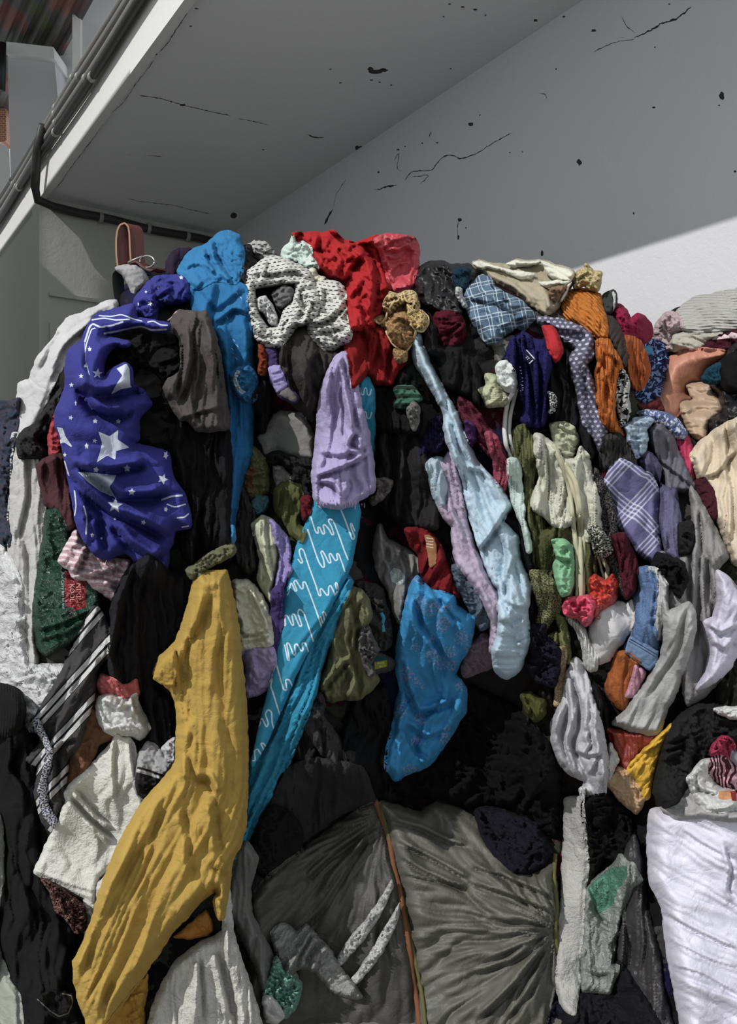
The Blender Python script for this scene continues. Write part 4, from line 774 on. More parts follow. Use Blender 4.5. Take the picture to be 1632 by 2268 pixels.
G('wrapped_cloth', 'cloth', 'grey white wrapped cloth hanging in a long drop, lower right of centre', 'K 660,300 700,200 745,230 800,400 850,560 882,720 892,870 862,1012 790,992 750,960 762,905 680,865 615,800 575,680 573,580 600,510 640,440', (196,196,200), T=.09, e=30, amp=.035, W=30, style='hang', L=4, spine='K 700,220 740,500 720,700 820,980', creases=[('K 690,300 720,500 720,590', 6, .03), ('K 690,735 760,765 860,760', 5, .03), ('K 780,620 800,700 760,760', 5, .03), ('K 830,600 860,720 800,880', 5, .025)])
G('white_rag_tail', 'cloth', 'thin white knotted rag tail below the wrapped cloth', 'K 735,950 770,940 800,1000 832,1100 842,1200 812,1247 795,1160 750,1080', (206,206,204), T=.04, e=10, amp=.04, W=12, style='hang', L=4)
# ---------------------------------------------------------------- centre
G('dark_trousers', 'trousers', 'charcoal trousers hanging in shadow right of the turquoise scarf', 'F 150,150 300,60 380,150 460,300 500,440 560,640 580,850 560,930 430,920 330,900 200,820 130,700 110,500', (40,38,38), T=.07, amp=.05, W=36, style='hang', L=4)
G('black_vest', 'vest', 'black vest hanging right below the red scarf', 'B 820,1110 960,1085 1060,1090 1110,1010 1200,960 1230,1100 1260,1300 1240,1399 1100,1390 960,1380 850,1300', (22,22,23), T=.06, amp=.045, W=30, style='hang', L=4)
G('green_badge_cloth', 'cloth', 'dark green and white striped rag below the beige lace bra', 'B 1095,1105 1200,1095 1250,1150 1260,1180 1210,1200 1180,1230 1090,1225 1110,1180', (60,104,84), 'stripes', col2=(34,52,46), T=.03, e=12, W=16)
G('grey_twist', 'cloth', 'grey twisted strap loop below the green striped rag', 'B 1170,1240 1210,1200 1245,1240 1240,1330 1215,1380 1190,1310', (112,110,104), T=.03, e=10, amp=.03, W=14)
G('small_grey_rag', 'cloth', 'small grey knotted rag right of the lavender towel', 'E 1190,560 1260,545 1320,570 1290,640 1240,700 1180,740 1150,700 1200,640', (118,112,106), T=.04, e=12, amp=.03, W=14)
G('burgundy_skirt', 'skirt', 'burgundy crinkled skirt hanging diagonally behind the pale blue shirt', 'P 1018,880 1050,900 1078,945 1105,975 1118,1010 1100,1020 1080,1005 1050,965 1022,930', (96,36,52), 'crinkle', T=.06, amp=.04, W=16, style='hang', ang=35, L=4)
G('violet_cloth', 'cloth', 'violet cloth strip beside the burgundy skirt', 'F 790,110 850,150 860,240 830,300 790,220', (74,40,84), T=.03, e=10, W=16)
G('rose_sleeve', 'shirt', 'dusty rose crinkled sleeve right of the pale blue shirt', 'F 935,210 970,195 1020,230 1050,340 1110,440 1110,560 1080,640 1010,560 1000,420 960,300', (164,72,92), 'crinkle', T=.05, e=18, amp=.035, W=16, style='hang', L=4)
G('navy_knit', 'sweater', 'navy knit sleeve above the lavender pink shirt', 'F 520,120 600,80 625,200 650,300 560,350 500,330 440,360 470,260', (36,30,66), 'knit', T=.05, amp=.035, W=20)
G('light_tee', 'shirt', 'pale blue sleeve rolled left of the lavender pink shirt', 'F 495,430 560,385 612,400 655,480 662,600 655,750 592,765 550,680 518,560', (178,198,210), T=.07, e=22, amp=.03, W=26, style='hang')
G('foil_print_shirt', 'shirt', 'grey shirt with a silvery foil print, left of the maroon blouse', 'F 95,1050 130,900 150,895 190,1000 290,1045 380,1105 435,1170 445,1230 385,1340 345,1450 290,1640 240,1520 200,1380 140,1280 108,1200', (132,130,126), T=.07, e=26, amp=.03, W=32, style='hang', L=4, mats=[mat((200,214,208), 'plastic')], decals=[(1, px('F 215,1250 245,1215 290,1225 330,1280 325,1330 280,1345 230,1320'))], creases=[('F 170,1000 200,1150 260,1260', 5, .025), ('F 300,1080 350,1230 340,1350', 5, .025)])
mr = G('maroon_blouse', 'blouse', 'maroon red blouse with a tan label strip, above the bright blue scarf', 'F 335,925 440,925 550,975 605,1080 645,1180 710,1340 735,1435 600,1412 520,1385 465,1300 440,1200 435,1120 375,1050', (120,22,28), T=.06, e=22, amp=.03, W=26, style='hang', L=5, ang=-20)
G('care_label', None, 'tan printed label strip', 'F 478,968 550,985 570,1100 562,1190 515,1215 500,1110', (150,104,66), T=.006, e=6, amp=.004, parent=mr, mats=[mat((226,206,190))], decals=[(1, strokepoly(px('F 485,%d 545,%d' % (y, y+8)), 1.4)) for y in (990, 1012, 1034, 1056)])
G('slate_jeans', 'jeans', 'slate blue crinkled cloth below the lavender pink shirt', 'F 685,1205 760,1190 815,1250 865,1340 905,1420 985,1530 1005,1625 900,1680 830,1560 770,1450 715,1350', (88,102,116), 'crinkle', T=.06, amp=.03, W=24)
G('mauve_cloth', 'cloth', 'mauve grey cloth spreading below the slate cloth', 'K 60,250 110,120 200,60 300,150 290,200 230,250 150,280 80,310', (120,100,112), T=.05, amp=.03, W=24)
G('lavender_shirt', 'shirt', 'lavender pink shirt hanging in long folds left of the pale blue shirt', 'F 615,440 655,350 700,340 745,530 765,700 800,900 855,1060 935,1230 1015,1380 1065,1500 1090,1560 K 300,130 290,190 220,160 F 980,1620 900,1430 800,1290 715,1170 685,1000 680,900 620,830 588,765 650,745 668,600', (186,170,192), T=.07, e=22, amp=.035, W=18, style='hang', L=8, spine='F 640,400 700,800 850,1150 1050,1600')
bs_ = G('pale_blue_shirt', 'shirt', 'long pale blue shirt hanging from a stretched knot through the centre of the heap', 'B 1195,800 1200,760 1250,750 1265,830 1335,980 1400,1110 1480,1250 F 720,40 755,160 812,290 872,420 930,480 985,545 1082,660 1135,755 1090,820 1070,870 1180,990 1195,1150 1252,1290 1272,1400 1250,1530 P 1170,1420 1152,1480 1122,1502 1098,1488 1090,1450 1104,1400 F 1040,1400 965,1270 905,1100 855,950 795,750 765,560 722,440 652,280 625,180 630,80 B 1400,1240 1340,1140 1280,1040 1225,960', (188,212,226), T=.08, e=26, amp=.022, W=26, style='hang', L=6, spine='B 1220,780 1420,1200 F 680,100 800,450 950,900 1100,1500',
  creases=[('F 660,60 700,200 760,450 800,700', 6, .03), ('F 900,1090 1000,960 1120,770', 6, .05), ('F 780,480 900,500 1000,590', 5, .02), ('F 1060,1460 1150,1520 1250,1530', 5, .03), ('F 840,850 900,1020 1040,1380', 6, .025), ('F 1060,1450 1120,1250 1190,1100', 5, .015)])
G('white_ribbon', 'cloth', 'white mint ribbon hanging right of the pale blue shirt', 'F 1105,400 1165,400 1195,480 1205,600 1222,740 1225,860 1265,960 1275,1090 1250,1090 1215,900 1160,780 1120,640', (196,214,206), T=.03, e=10, amp=.02, W=16, style='hang', L=6)
G('blue_floral_scarf', 'scarf', 'bright sky blue floral scarf hanging in a twisted loop, centre', 'J 1190,0 1235,-70 1310,10 1400,35 1470,65 1492,130 1595,195 1592,300 1562,400 1520,470 1482,560 1548,660 1545,800 1470,930 1400,1030 1310,1150 1150,1215 1092,1245 1028,1160 1050,1000 1082,900 1095,780 1122,650 1098,500 1112,350 1130,240 1165,100', (52,148,204), 'floral', col2=(150,160,200), T=.12, e=40, amp=.028, W=40, style='hang', L=3, spine='J 1250,0 1300,300 1350,700 1150,1180',
  creases=[('J 1210,60 1260,250 1380,420 1400,640', 7, .04), ('J 1130,450 1160,640 1240,820 1440,760 1450,690', 7, .05), ('J 1330,20 1420,150 1500,250', 6, .03), ('J 1150,880 1300,980 1450,920', 6, .03), ('J 1150,900 1230,1060 1320,1120', 6, .03)])
G('olive_bundle', 'clothes', 'olive green bundle of cloth hanging right of the turquoise scarf', 'J 770,60 800,0 870,20 920,80 935,190 905,265 860,285 895,400 985,600 930,670 860,725 740,725 690,738 625,700 600,620 660,500 690,300', (112,112,80), T=.08, e=26, amp=.04, W=30, style='hang', L=3, creases=[('J 620,690 720,560 820,460', 6, .04), ('J 800,80 850,260 840,440', 6, .03)])
G('grey_knotted_rag', 'cloth', 'grey knotted rag trailing strings beside the olive bundle', 'J 880,270 920,260 950,340 990,400 960,440 930,500 960,560 930,570 890,480 860,380', (96,94,92), T=.04, e=10, amp=.035, W=12)
tl = G('label_band', 'cloth', 'dark cloth with a teal and yellow label band, left of the blue floral scarf', 'P 828,1450 845,1448 862,1458 874,1470 868,1480 848,1488 828,1488', (66,64,64), T=.02, e=8, amp=.01, mats=[mat((20,74,80)), mat((140,140,40))], decals=[(1, px('P 829,1454 856,1454 857,1462 829,1466')), (2, px('P 829,1467 857,1462 857,1476 830,1483'))], res=2.5)
for i, t_ in enumerate(('MADE', 'IN')): lettering('printed_text', t_, 843, 1469+7*i, 6, -10, mat((214,214,120)), tl)
cord('blue_string', 'cord', 'tiny turquoise string in the dark gap left of the blue scarf', 'J 1000,165 1020,200 1010,240 1020,290', .006, (60,150,180))
G('dark_bundle', 'clothes', 'dark grey cloth loop under the olive bundle', 'J 500,700 560,640 620,700 635,780 600,850 500,860 480,800', (58,56,56), T=.05, e=12, amp=.03, W=16)
# turquoise scarf
tw = (40, 146, 182); M_sq = mat((206, 226, 236), 'cloth')
up = G('upper_end', None, None, 'P 790,850 803,835 818,832 829,862 831,900 831,960 829,1010 818,1030 806,1000 800,940', tw, T=.03, e=12, amp=.01, W=20, style='hang', mats=[M_sq], parent=scarf_, grow=0,
  decals=[(1, strokepoly(spline(px('B 866,1100 875,1145 890,1150 895,1110 908,1105 915,1150 930,1150 940,1110'), False), 2.6)), (1, strokepoly(spline(px('B 850,1240 870,1300 885,1300 890,1260 905,1260 912,1302 930,1300 942,1260'), False), 2.6))])
sq = ['805,240 855,400 880,440 900,440 890,370 915,370 950,455 975,440 955,350 975,335 1030,400 1060,460 1085,455 1055,360 1015,290 1040,265 1080,300 1150,480 1210,650 1260,770',
      '768,390 830,580 900,780 945,850 970,850 960,760 925,670 945,650 985,720 1025,800 1050,790 1025,700 1045,680 1100,770 1130,760 1115,690 1140,685 1190,820 1220,910',
      '650,750 690,805 710,790 680,720 665,650 690,625 720,650 790,860 860,1050 905,1190 930,1195 915,1120 935,1105 1000,1190 1020,1180 1020,1090 1045,1070 1085,1150 1095,1190',
      '520,1190 545,1150 560,1050 575,1040 620,1140 640,1130 600,1030 625,1005 690,1110 715,1105 710,1030 740,1030 800,1180 880,1400 940,1580',
      '470,1390 485,1550 505,1550 490,1440 520,1430 580,1550 600,1545 580,1430 605,1410 670,1560 700,1555 650,1400 670,1355 720,1400 790,1600 850,1780',
      '490,1780 530,1970 550,1975 520,1800 515,1760 545,1770 600,1910 625,1900 610,1790 640,1775 690,1860 715,1850 700,1770 740,1765 800,1930',
      '1085,1190 1125,1150 1135,1080 1110,1030 1100,1060 1130,1140', '925,1440 950,1530 975,1500 950,1400 970,1385 995,1440',
      '1160,140 1220,280 1300,500 1320,520 1335,480 1290,370 1290,310 1340,420', '880,70 905,120 940,130', '350,1920 400,2080 440,2200',
      '590,2170 640,2150 660,2190 700,2060 720,2120']
low = ['J 262,640 300,590 290,640 310,700 360,860 372,830 362,790', 'J 205,905 225,880 215,860 235,850 262,905 275,880 255,820 275,790 295,810 300,880 322,950', 'J 170,1120 190,1120 185,1060 205,1045 235,1090 245,1050 225,1010 245,1010 270,1050 285,1010',
       'J 310,440 372,660 395,665 385,600 410,600 440,660 455,640 450,590 480,590 500,550']
dec = [(1, strokepoly(spline(px('S '+s), False), 3.3)) for s in sq[:9]+sq[9:10]]+[(1, strokepoly(spline(px(s), False), 3.3)) for s in low]
outl = 'P 697,1105 740,1112 790,1110 800,1135 793,1180 780,1250 765,1285 735,1345 705,1400 680,1450 655,1500 635,1550 612,1600 590,1650 560,1700 556,1690 570,1620 590,1540 605,1470 617,1400 625,1330 640,1270 655,1210 675,1160'
lowt = G('folded_back_layer', None, None, 'P 768,1275 780,1290 755,1350 735,1410 715,1465 700,1530 680,1590 655,1650 640,1690 615,1720 600,1760 575,1810 560,1840 545,1868 530,1900 508,1925 500,1918 515,1885 540,1845 552,1760 556,1690 580,1640 620,1560 660,1480 700,1400 740,1320', tw, T=.05, e=14, amp=.035, W=14, style='hang', L=12, spine='P 775,1290 700,1430 640,1600 570,1760 520,1900', parent=scarf_)
tq = G('front_layer', None, None, outl, tw, parent=scarf_, T=.035, e=16, amp=.008, style='smooth', W=60, mats=[M_sq], decals=dec, res=4.0, sm=9, spine=None, push=.07, wob=.6, grow=0, creases=[('P 740,1340 690,1400 640,1470', 5, .008)])
# left of the scarf
G('brown_sweater', 'sweater', 'dark grey brown sweater hanging under the dash printed shirt', 'B 330,850 400,770 500,720 560,780 640,860 720,870 745,930 690,980 640,1060 600,1200 560,1320 480,1250 400,1180 340,1050 330,950', (62,58,55), T=.08, amp=.045, W=34, style='hang', L=3)
G('grey_felt', 'cloth', 'stiff grey felt cloth left of the lavender towel', 'E 318,232 380,180 405,110 430,68 480,40 560,50 640,60 690,130 715,190 738,240 740,400 620,392 530,372 460,330 372,362 350,300', (132,130,126), T=.08, e=30, amp=.012, W=50, style='smooth')
G('black_shorts', 'shorts', 'black cloth folded under the grey felt', 'E 370,370 460,340 620,400 740,410 735,500 720,700 650,720 640,640 540,570 560,480 480,440 400,450', (34,33,34), T=.06, amp=.04, W=26)
G('grey_corner', 'cloth', 'small grey rounded cloth tucked under the grey felt', 'E 430,460 490,460 545,520 545,570 480,580 455,610 440,530', (128,124,118), T=.04, e=12, W=20)
G('olive_hat', 'cloth', 'olive and brown rounded cloth below the blue sweatshirt', 'E 215,320 270,300 350,380 392,480 385,640 330,690 245,702 205,620 190,520 200,420', (104,104,68), T=.07, e=24, amp=.03, W=24, mats=[mat((128,84,60))], decals=[(1, px('E 210,500 250,460 300,470 270,540 260,620 215,600'))])
G('teal_patch_cloth', 'cloth', 'small teal grey cloth below the olive rounded cloth', 'E 265,730 300,690 375,680 380,760 340,800 300,820', (70,112,118), T=.03, e=10, W=14)
G('olive_jacket', 'jacket', 'olive green jacket hanging left of the turquoise scarf', 'E 440,620 530,575 620,592 652,680 645,780 620,880 665,960 645,1020 600,1000 560,960 500,860 440,780', (88,92,52), T=.07, e=24, amp=.03, W=30, style='hang', L=3)
G('red_pocket', 'cloth', 'small dark red cloth beside the olive green jacket', 'E 640,690 700,680 712,720 700,800 660,860 645,800', (96,24,34), T=.03, e=10, W=14)
G('charcoal_scarf', 'scarf', 'charcoal twisted cloth below the blue sweatshirt', 'E 130,720 190,600 240,720 280,800 290,900 270,1050 290,1200 240,1260 180,1200 130,1050 150,900', (64,60,58), T=.05, amp=.045, W=20, style='hang', L=4)
G('cream_skirt', 'skirt', 'pale cream green skirt hanging left of the turquoise scarf', 'E 270,900 340,830 420,860 470,960 478,1040 460,1180 445,1290 405,1380 420,1480 360,1400 310,1300 330,1180 310,1050', (196,200,166), T=.07, e=24, amp=.03, W=26, style='hang', L=5, creases=[('E 330,1060 400,1065 470,1050', 4, .01)])
G('lilac_dress', 'dress', 'lilac cloth strip squeezed between cream skirt and turquoise scarf', 'E 405,860 460,900 480,930 530,990 555,1120 540,1180 565,1240 520,1300 495,1400 480,1480 440,1480 430,1400 470,1250 480,1100 440,1000', (150,138,196), T=.05, e=16, amp=.03, W=16, style='hang', L=6)
G('violet_slip', 'dress', 'deep violet slip hanging left edge of the turquoise scarf', 'E 420,1400 500,1330 490,1480 495,1632 470,1720 430,1900 410,1900 415,1600', (70,56,110), T=.04, W=18, style='hang')
G('lilac_blouse', 'blouse', 'lilac blouse tail under the folded cream cotton cloth', 'J 85,415 180,380 305,395 320,500 290,565 258,662 140,712 128,600 135,500', (176,160,206), T=.05, e=18, amp=.02, W=30)
G('folded_cotton', 'cloth', 'folded cream cotton cloth with stitched pleats right of the mustard garment', 'P 515,1290 545,1285 562,1296 590,1340 603,1400 601,1428 560,1432 530,1442 524,1420 527,1390 518,1350', (218,216,192), T=.06, e=18, amp=.02, W=30, creases=[('P 530,1408 565,1408 600,1395', 4, .02), ('P 562,1300 592,1370 600,1395', 4, .015), ('P 528,1425 565,1420 600,1408', 4, .02)])
# lavender towel, red scarf, bra
lt = G('lavender_towel', 'towel', 'lavender towel hanging down with a bunched fringed end, centre', 'P 744,790 768,780 785,812 790,850 800,900 815,955 822,1000 826,1030 829,1062 825,1088 800,1104 780,1118 750,1126 715,1120 697,1105 692,1060 696,1020 701,970 706,900 714,860 728,820', (178,166,208), T=.10, push=.05, e=26, amp=.03, W=30, style='hang', L=4,
  creases=[('P 760,800 775,880 790,940 800,965', 5, .03), ('P 700,1060 740,1045 780,1030 815,1010', 5, .04), ('P 705,1005 750,1012 800,1000 820,985', 5, .02), ('P 790,960 775,985 800,1000', 5, .035), ('P 705,1070 735,1075 750,1100', 5, .04), ('P 760,1110 775,1080 770,1060', 5, .03)])
for i in range(16): cord('fringe', None, None, 'P %d,%d %d,%d' % (702+7*i, 1112+4*math.sin(i), 704+7*i+2*math.sin(i*2), 1124+5*math.sin(i*1.7)), .0022, (190,180,216), parent=lt)
G('red_underlayer', 'scarf', 'deep red scarf end hanging in shade below the bright red scarf', 'B 775,700 880,690 1000,720 1060,780 1080,860 1172,885 1150,950 1105,1000 1065,1082 1010,1085 960,1082 940,1040 920,1008 890,1040 860,1065 825,1102 812,1010 790,900 768,850', (136,20,22), T=.07, e=24, amp=.04, W=34, style='hang', L=3, creases=[('B 1020,850 1050,920 1050,980', 5, .02)])
G('red_scarf', 'scarf', 'bright red scarf bunched over the top centre of the heap', 'B 432,108 520,112 570,100 620,110 690,96 725,120 765,155 850,168 930,142 985,125 1010,200 1020,330 1060,460 1010,540 1000,640 955,710 880,720 800,740 770,640 762,520 770,430 690,405 600,345 580,270 520,185 450,165', (182,26,32), T=.12, e=36, amp=.06, W=38, style='crumple', creases=[('B 620,120 600,220 680,320', 7, .06), ('B 720,200 760,280 740,380', 7, .05), ('B 770,430 850,300 900,280', 8, .06), ('B 880,170 960,300 980,450 960,650', 9, .08), ('B 560,220 700,250 760,400', 6, .04), ('B 790,540 860,480 900,400', 6, .03)])
G('sheer_red_scarf', 'scarf', 'sheer pinkish red scarf corner standing up on top of the heap', 'B 950,160 985,130 1060,116 1150,124 1215,142 1240,190 1240,300 1222,380 1200,450 1150,478 1090,480 1050,400 1010,290 990,210', (206,66,80), 'satin', T=.05, e=24, amp=.02, W=30, creases=[('B 1005,220 1080,165 1180,140 1225,180', 3, .012), ('B 1060,380 1120,320 1200,310', 4, .01)])
br = G('beige_bra', 'bra', 'beige lace bra bunched right of the red scarf', 'B 985,690 965,670 1000,640 1040,640 1050,560 1100,520 1180,560 1230,620 1210,720 1170,800 1100,800 1050,760 1030,720', (186,156,108), 'lace', col2=(156,128,84), T=.05, e=22, amp=.03, W=16, sc=1.2)
G('cup', None, None, 'B 1035,740 1050,680 1090,625 1150,610 1210,640 1235,700 1215,790 1170,862 1120,858 1070,810', (176,140,92), 'lace', col2=(146,112,70), T=.08, e=26, amp=.02, W=18, sc=1.0, parent=br, creases=[('B 1060,700 1120,660 1190,700', 4, .02)])
G('cup', None, None, 'B 1085,850 1130,862 1172,865 1170,930 1115,952 1085,920 1075,880', (180,144,96), 'lace', col2=(130,102,64), T=.05, e=18, amp=.01, W=20, parent=br)
G('lace_band', None, None, 'B 1170,560 1215,585 1262,600 1308,650 1303,705 1270,745 1220,728 1185,690 1165,630', (206,180,124), 'lace', col2=(150,124,70), T=.06, e=16, amp=.03, W=12, parent=br)
G('lace_band', None, None, 'B 1012,600 1020,530 1060,480 1110,495 1150,478 1200,470 1240,500 1257,590 1225,610 1170,560 1110,590 1060,640', (214,192,142), 'lace', col2=(160,134,84), T=.06, e=16, amp=.05, W=12, style='scrunch', parent=br)
for s in ('B 1035,740 1070,810 1120,858 1170,862 1215,790 1235,700', 'B 1190,690 1225,728 1270,742 1303,700 1306,650 1262,605', 'B 965,672 990,690 1030,660 1050,600 1090,540'): cord('scalloped_edge', None, None, s, .004, (216,190,140), parent=br)
# the dash printed shirt
dc = (212, 212, 203); dd = (58, 58, 62)
G('printed_shirt', 'shirt', 'small grey white printed roll behind the dash printed shirt', 'B 135,190 190,158 250,170 300,220 320,262 280,290 220,262 170,230', (178,178,172), 'dash', col2=dd, T=.05, e=16, amp=.03, W=18)
G('mint_blouse', 'blouse', 'white and mint blouse tucked left of the red scarf', 'B 362,255 378,200 418,165 432,125 455,170 500,165 545,192 562,262 592,335 530,340 470,300 400,290', (208,226,216), T=.07, e=20, amp=.04, W=20)
G('white_lump', 'cloth', 'small white cloth corner between the dash printed shirt and the red scarf', 'B 520,360 560,335 590,380 640,400 620,430 580,440 530,430', (220,220,196), T=.04, e=10, W=14)
G('sleeve', None, None, 'B 560,470 600,428 690,418 755,452 772,520 776,600 785,690 812,740 795,800 700,852 640,852 570,792 528,722 545,665 590,640 585,560', dc, 'dash', col2=dd, parent=dash_, T=.12, e=34, amp=.045, W=26, sc=1.15, pang=8, creases=[('B 540,700 620,690 700,650 770,590', 6, .05), ('B 590,760 680,740 790,720', 6, .03), ('B 630,450 640,540 600,600', 5, .03)])
G('body', None, None, 'B 120,450 140,360 190,320 270,262 340,262 420,292 520,342 555,400 590,500 600,580 570,670 500,700 440,720 400,785 335,842 260,842 200,790 150,690 125,560', dc, 'dash', col2=dd, parent=dash_, T=.10, e=24, amp=.045, W=22, sc=1.15, holes=['B 195,470 300,455 400,440 445,450 430,540 372,600 335,700 275,712 222,630 200,540'], pang=-10, spine='B 300,260 130,450 280,800 590,500',
  creases=[('B 160,380 300,380 440,360 560,420', 6, .04), ('B 470,480 500,600 430,720', 6, .03)])
G('grey_lining', 'cloth', 'grey cloth showing inside the ring of the dash printed shirt', 'B 300,500 380,450 430,470 415,540 360,590 330,560', (110,110,110), T=.03, e=12, W=20)
G('white_tangle', 'cloth', 'crumpled white rag inside the ring of the dash printed shirt', 'B 205,540 250,520 290,560 320,640 330,700 290,690 250,620 215,600', (206,206,206), T=.03, e=10, amp=.04, W=10)
# blue sweatshirt and neighbours
G('dark_hood', 'hoodie', 'dark aubergine hood behind the blue sweatshirt on top', 'A 1080,370 1082,290 1110,235 1150,210 1225,212 1190,280 1160,340 1140,390', (44,32,52), T=.06, e=18, amp=.02, W=26, style='hang')
G('black_scrunch', 'cloth', 'black and grey scrunched cloth between blue sweatshirt and printed roll', 'B 100,200 160,190 160,260 140,340 120,430 60,440 90,330', (44,42,46), T=.05, amp=.04, W=16)
bl = (34, 116, 170)
G('body', None, None, parent=blue_, outline='P 415,640 430,625 470,618 542,632 548,690 556,740 562,820 570,870 560,925 556,1000 545,1040 530,1090 520,1150 516,1205 498,1225 480,1212 463,1190 470,1120 488,1050 498,980 502,900 490,830 480,760 462,715 430,692', col=bl, T=.10, e=30, amp=.03, W=40, style='hang', L=5, creases=[('P 440,640 480,690 545,640', 7, .02), ('P 480,720 520,690 548,700', 6, .03), ('P 510,740 520,850 515,1000', 7, .02)], mats=[mat((150,200,230))], decals=[(1, strokepoly(px('P %d,%d %d,%d' % (a, b, a+6, b+7)), 1.8)) for a, b in ((522,646), (530,655), (512,770), (520,790), (533,830), (515,750), (522,762), (540,852), (500,700))])
G('hood', None, None, parent=blue_, outline='P 395,600 405,580 418,560 440,548 462,540 478,522 505,511 528,522 538,552 537,600 522,628 480,620 440,640 410,630', col=(44,126,180), T=.13, e=36, amp=.035, W=34, creases=[('P 475,528 482,570 520,625', 6, .05), ('P 455,545 465,580 482,600', 5, .03), ('P 400,600 440,590 470,610', 6, .02)])
G('cuff', None, None, parent=blue_, outline='P 510,830 530,815 552,812 568,835 570,870 560,890 540,888 520,870', col=(40,112,160), T=.06, e=18, amp=.03, W=18, mats=[mat((190,204,214))], decals=[(1, px('P 515,838 524,820 532,822 524,840 532,860 545,868 536,874 522,860'))])
G('blue_ruffle', 'cloth', 'frayed blue ruffled end above the olive grey rag', 'D 1395,830 1420,785 1500,770 1515,850 1490,905 1440,890', (60,140,190), T=.03, e=10, amp=.04, W=10, style='hang')
# charcoal tee
G('dark_inner', 'cloth', 'black cloth stuffed inside the starry navy garment', 'Q 560,700 640,620 800,560 1000,470 1260,480 1420,560 1440,900 1250,1040 1130,930 1000,870 900,960 700,1050 560,1000', (20,20,22), T=.05, amp=.04, W=36)
G('slacks', 'trousers', 'black trousers hanging right of the starry navy garment', 'P 395,930 440,950 505,950 512,1050 505,1180 512,1235 460,1265 425,1260 400,1200 418,1150 400,1060 385,1000', (26,25,27), T=.07, amp=.045, W=30, style='hang', L=4)
G('charcoal_tee', 'shirt', 'charcoal brown tee shirt hanging between starry navy garment and blue sweatshirt', 'Q 1320,420 1345,300 1420,245 1520,260 1620,270 P 455,690 466,715 478,750 488,800 500,880 508,940 500,950 440,955 415,930 Q 1440,1480 1370,1400 1330,1340 1240,1120 1290,1030 1420,950 1440,750 1420,560', (84,77,74), T=.09, push=.06, e=30, amp=.04, W=34, style='hang', L=4, creases=[('Q 1440,560 1450,900 1350,1290', 7, .04), ('Q 1560,400 1580,800 1500,1100 1400,1330', 7, .04), ('P 410,930 450,915 500,905', 5, .02)])
ns = (58, 60, 142); WS = mat((214, 222, 234), 'cloth')
G('knotted_end', None, None, parent=star_, outline='W 690,1080 720,1020 790,960 860,850 960,780 1100,760 1240,760 1340,800 1380,900 1390,1060 1330,1100 1200,1120 1010,1150 980,1220 960,1340 900,1370 700,1260 690,1160', col=ns, T=.10, e=28, amp=.035, W=30, mats=[WS],
  decals=[(1, star(px('W 1290,785')[0][0], px('W 1290,785')[0][1], 6)), (1, star(px('W 835,970')[0][0], px('W 835,970')[0][1], 4)), (1, star(px('W 885,1120')[0][0], px('W 885,1120')[0][1], 7, .3)), (1, star(px('W 1078,1085')[0][0], px('W 1078,1085')[0][1], 4)), (1, star(px('W 735,1130')[0][0], px('W 735,1130')[0][1], 6, 0, .35)), (1, star(px('W 990,925')[0][0], px('W 990,925')[0][1], 4))],
  creases=[('W 940,1140 1050,1030 1200,900', 6, .03), ('W 900,880 960,980 960,1120', 6, .03)])
cord('pink_thread', 'cord', 'loose pinkish frayed thread above the black cloth', 'Q 1290,360 1330,330 1350,300 1385,260', .004, (190,170,180))
# belts
G('pale_grey_coat', 'coat', 'pale grey coat shoulder sloping down the left edge of the heap', 'A 750,545 700,550 640,575 540,620 430,660 330,810 240,920 195,1050 125,1080 115,1200 80,1399 P 35,985 60,975 75,950 95,905 Q -60,1180 60,940 130,800 170,690 310,590 430,360 700,230 700,130', (206,204,204), T=.08, e=26, amp=.022, W=30, style='hang', L=7, spine='A 750,560 450,700 250,950 120,1399', creases=[('A 660,590 600,700 420,850 330,1100', 6, .02), ('A 430,670 330,830 250,1000', 6, .02)])
G('pale_grey_sleeve', 'coat', 'long pale grey sleeve hanging straight down at the left edge', 'P 30,960 75,985 97,1030 100,1100 102,1180 92,1260 82,1350 78,1420 86,1470 60,1472 45,1400 35,1300 20,1220 18,1150 25,1080', (196,194,190), T=.08, e=26, amp=.03, W=28, style='hang', L=7, creases=[('P 60,1000 62,1100 40,1200', 6, .03), ('P 50,1180 60,1260 66,1400', 6, .02)])
G('dark_sleeve', 'clothes', 'black and grey tangled cloth at the left edge above the grey sleeve', 'D 110,220 160,150 220,120 260,60 340,-40 400,-120 400,-40 370,60 330,130 240,220 320,320 250,330 130,330', (46,44,46), T=.05, amp=.045, W=22)
G('far_left_rags', 'clothes', 'mixed blue and grey clothes at the far left edge of the heap', 'P -60,905 20,890 42,885 36,950 28,1000 18,1080 16,1150 20,1210 -60,1220', (66,64,78), 'mottle', col2=(44,58,78), T=.06, amp=.05, W=26)
G('coral_shirt', 'shirt', 'coral red cloth edge peeking out left of the starry navy garment', 'P 112,1010 108,970 118,930 132,905 140,940 134,1000 128,1012', (180,66,76), T=.04, e=12, W=20)
G('brown_shirt', 'shirt', 'dark maroon brown shirt left of the starry navy garment', 'P 82,1030 100,1015 130,1005 145,1015 155,1080 172,1160 150,1172 125,1135 100,1115 92,1080', (82,48,52), T=.07, e=22, amp=.03, W=28, style='hang', L=4)
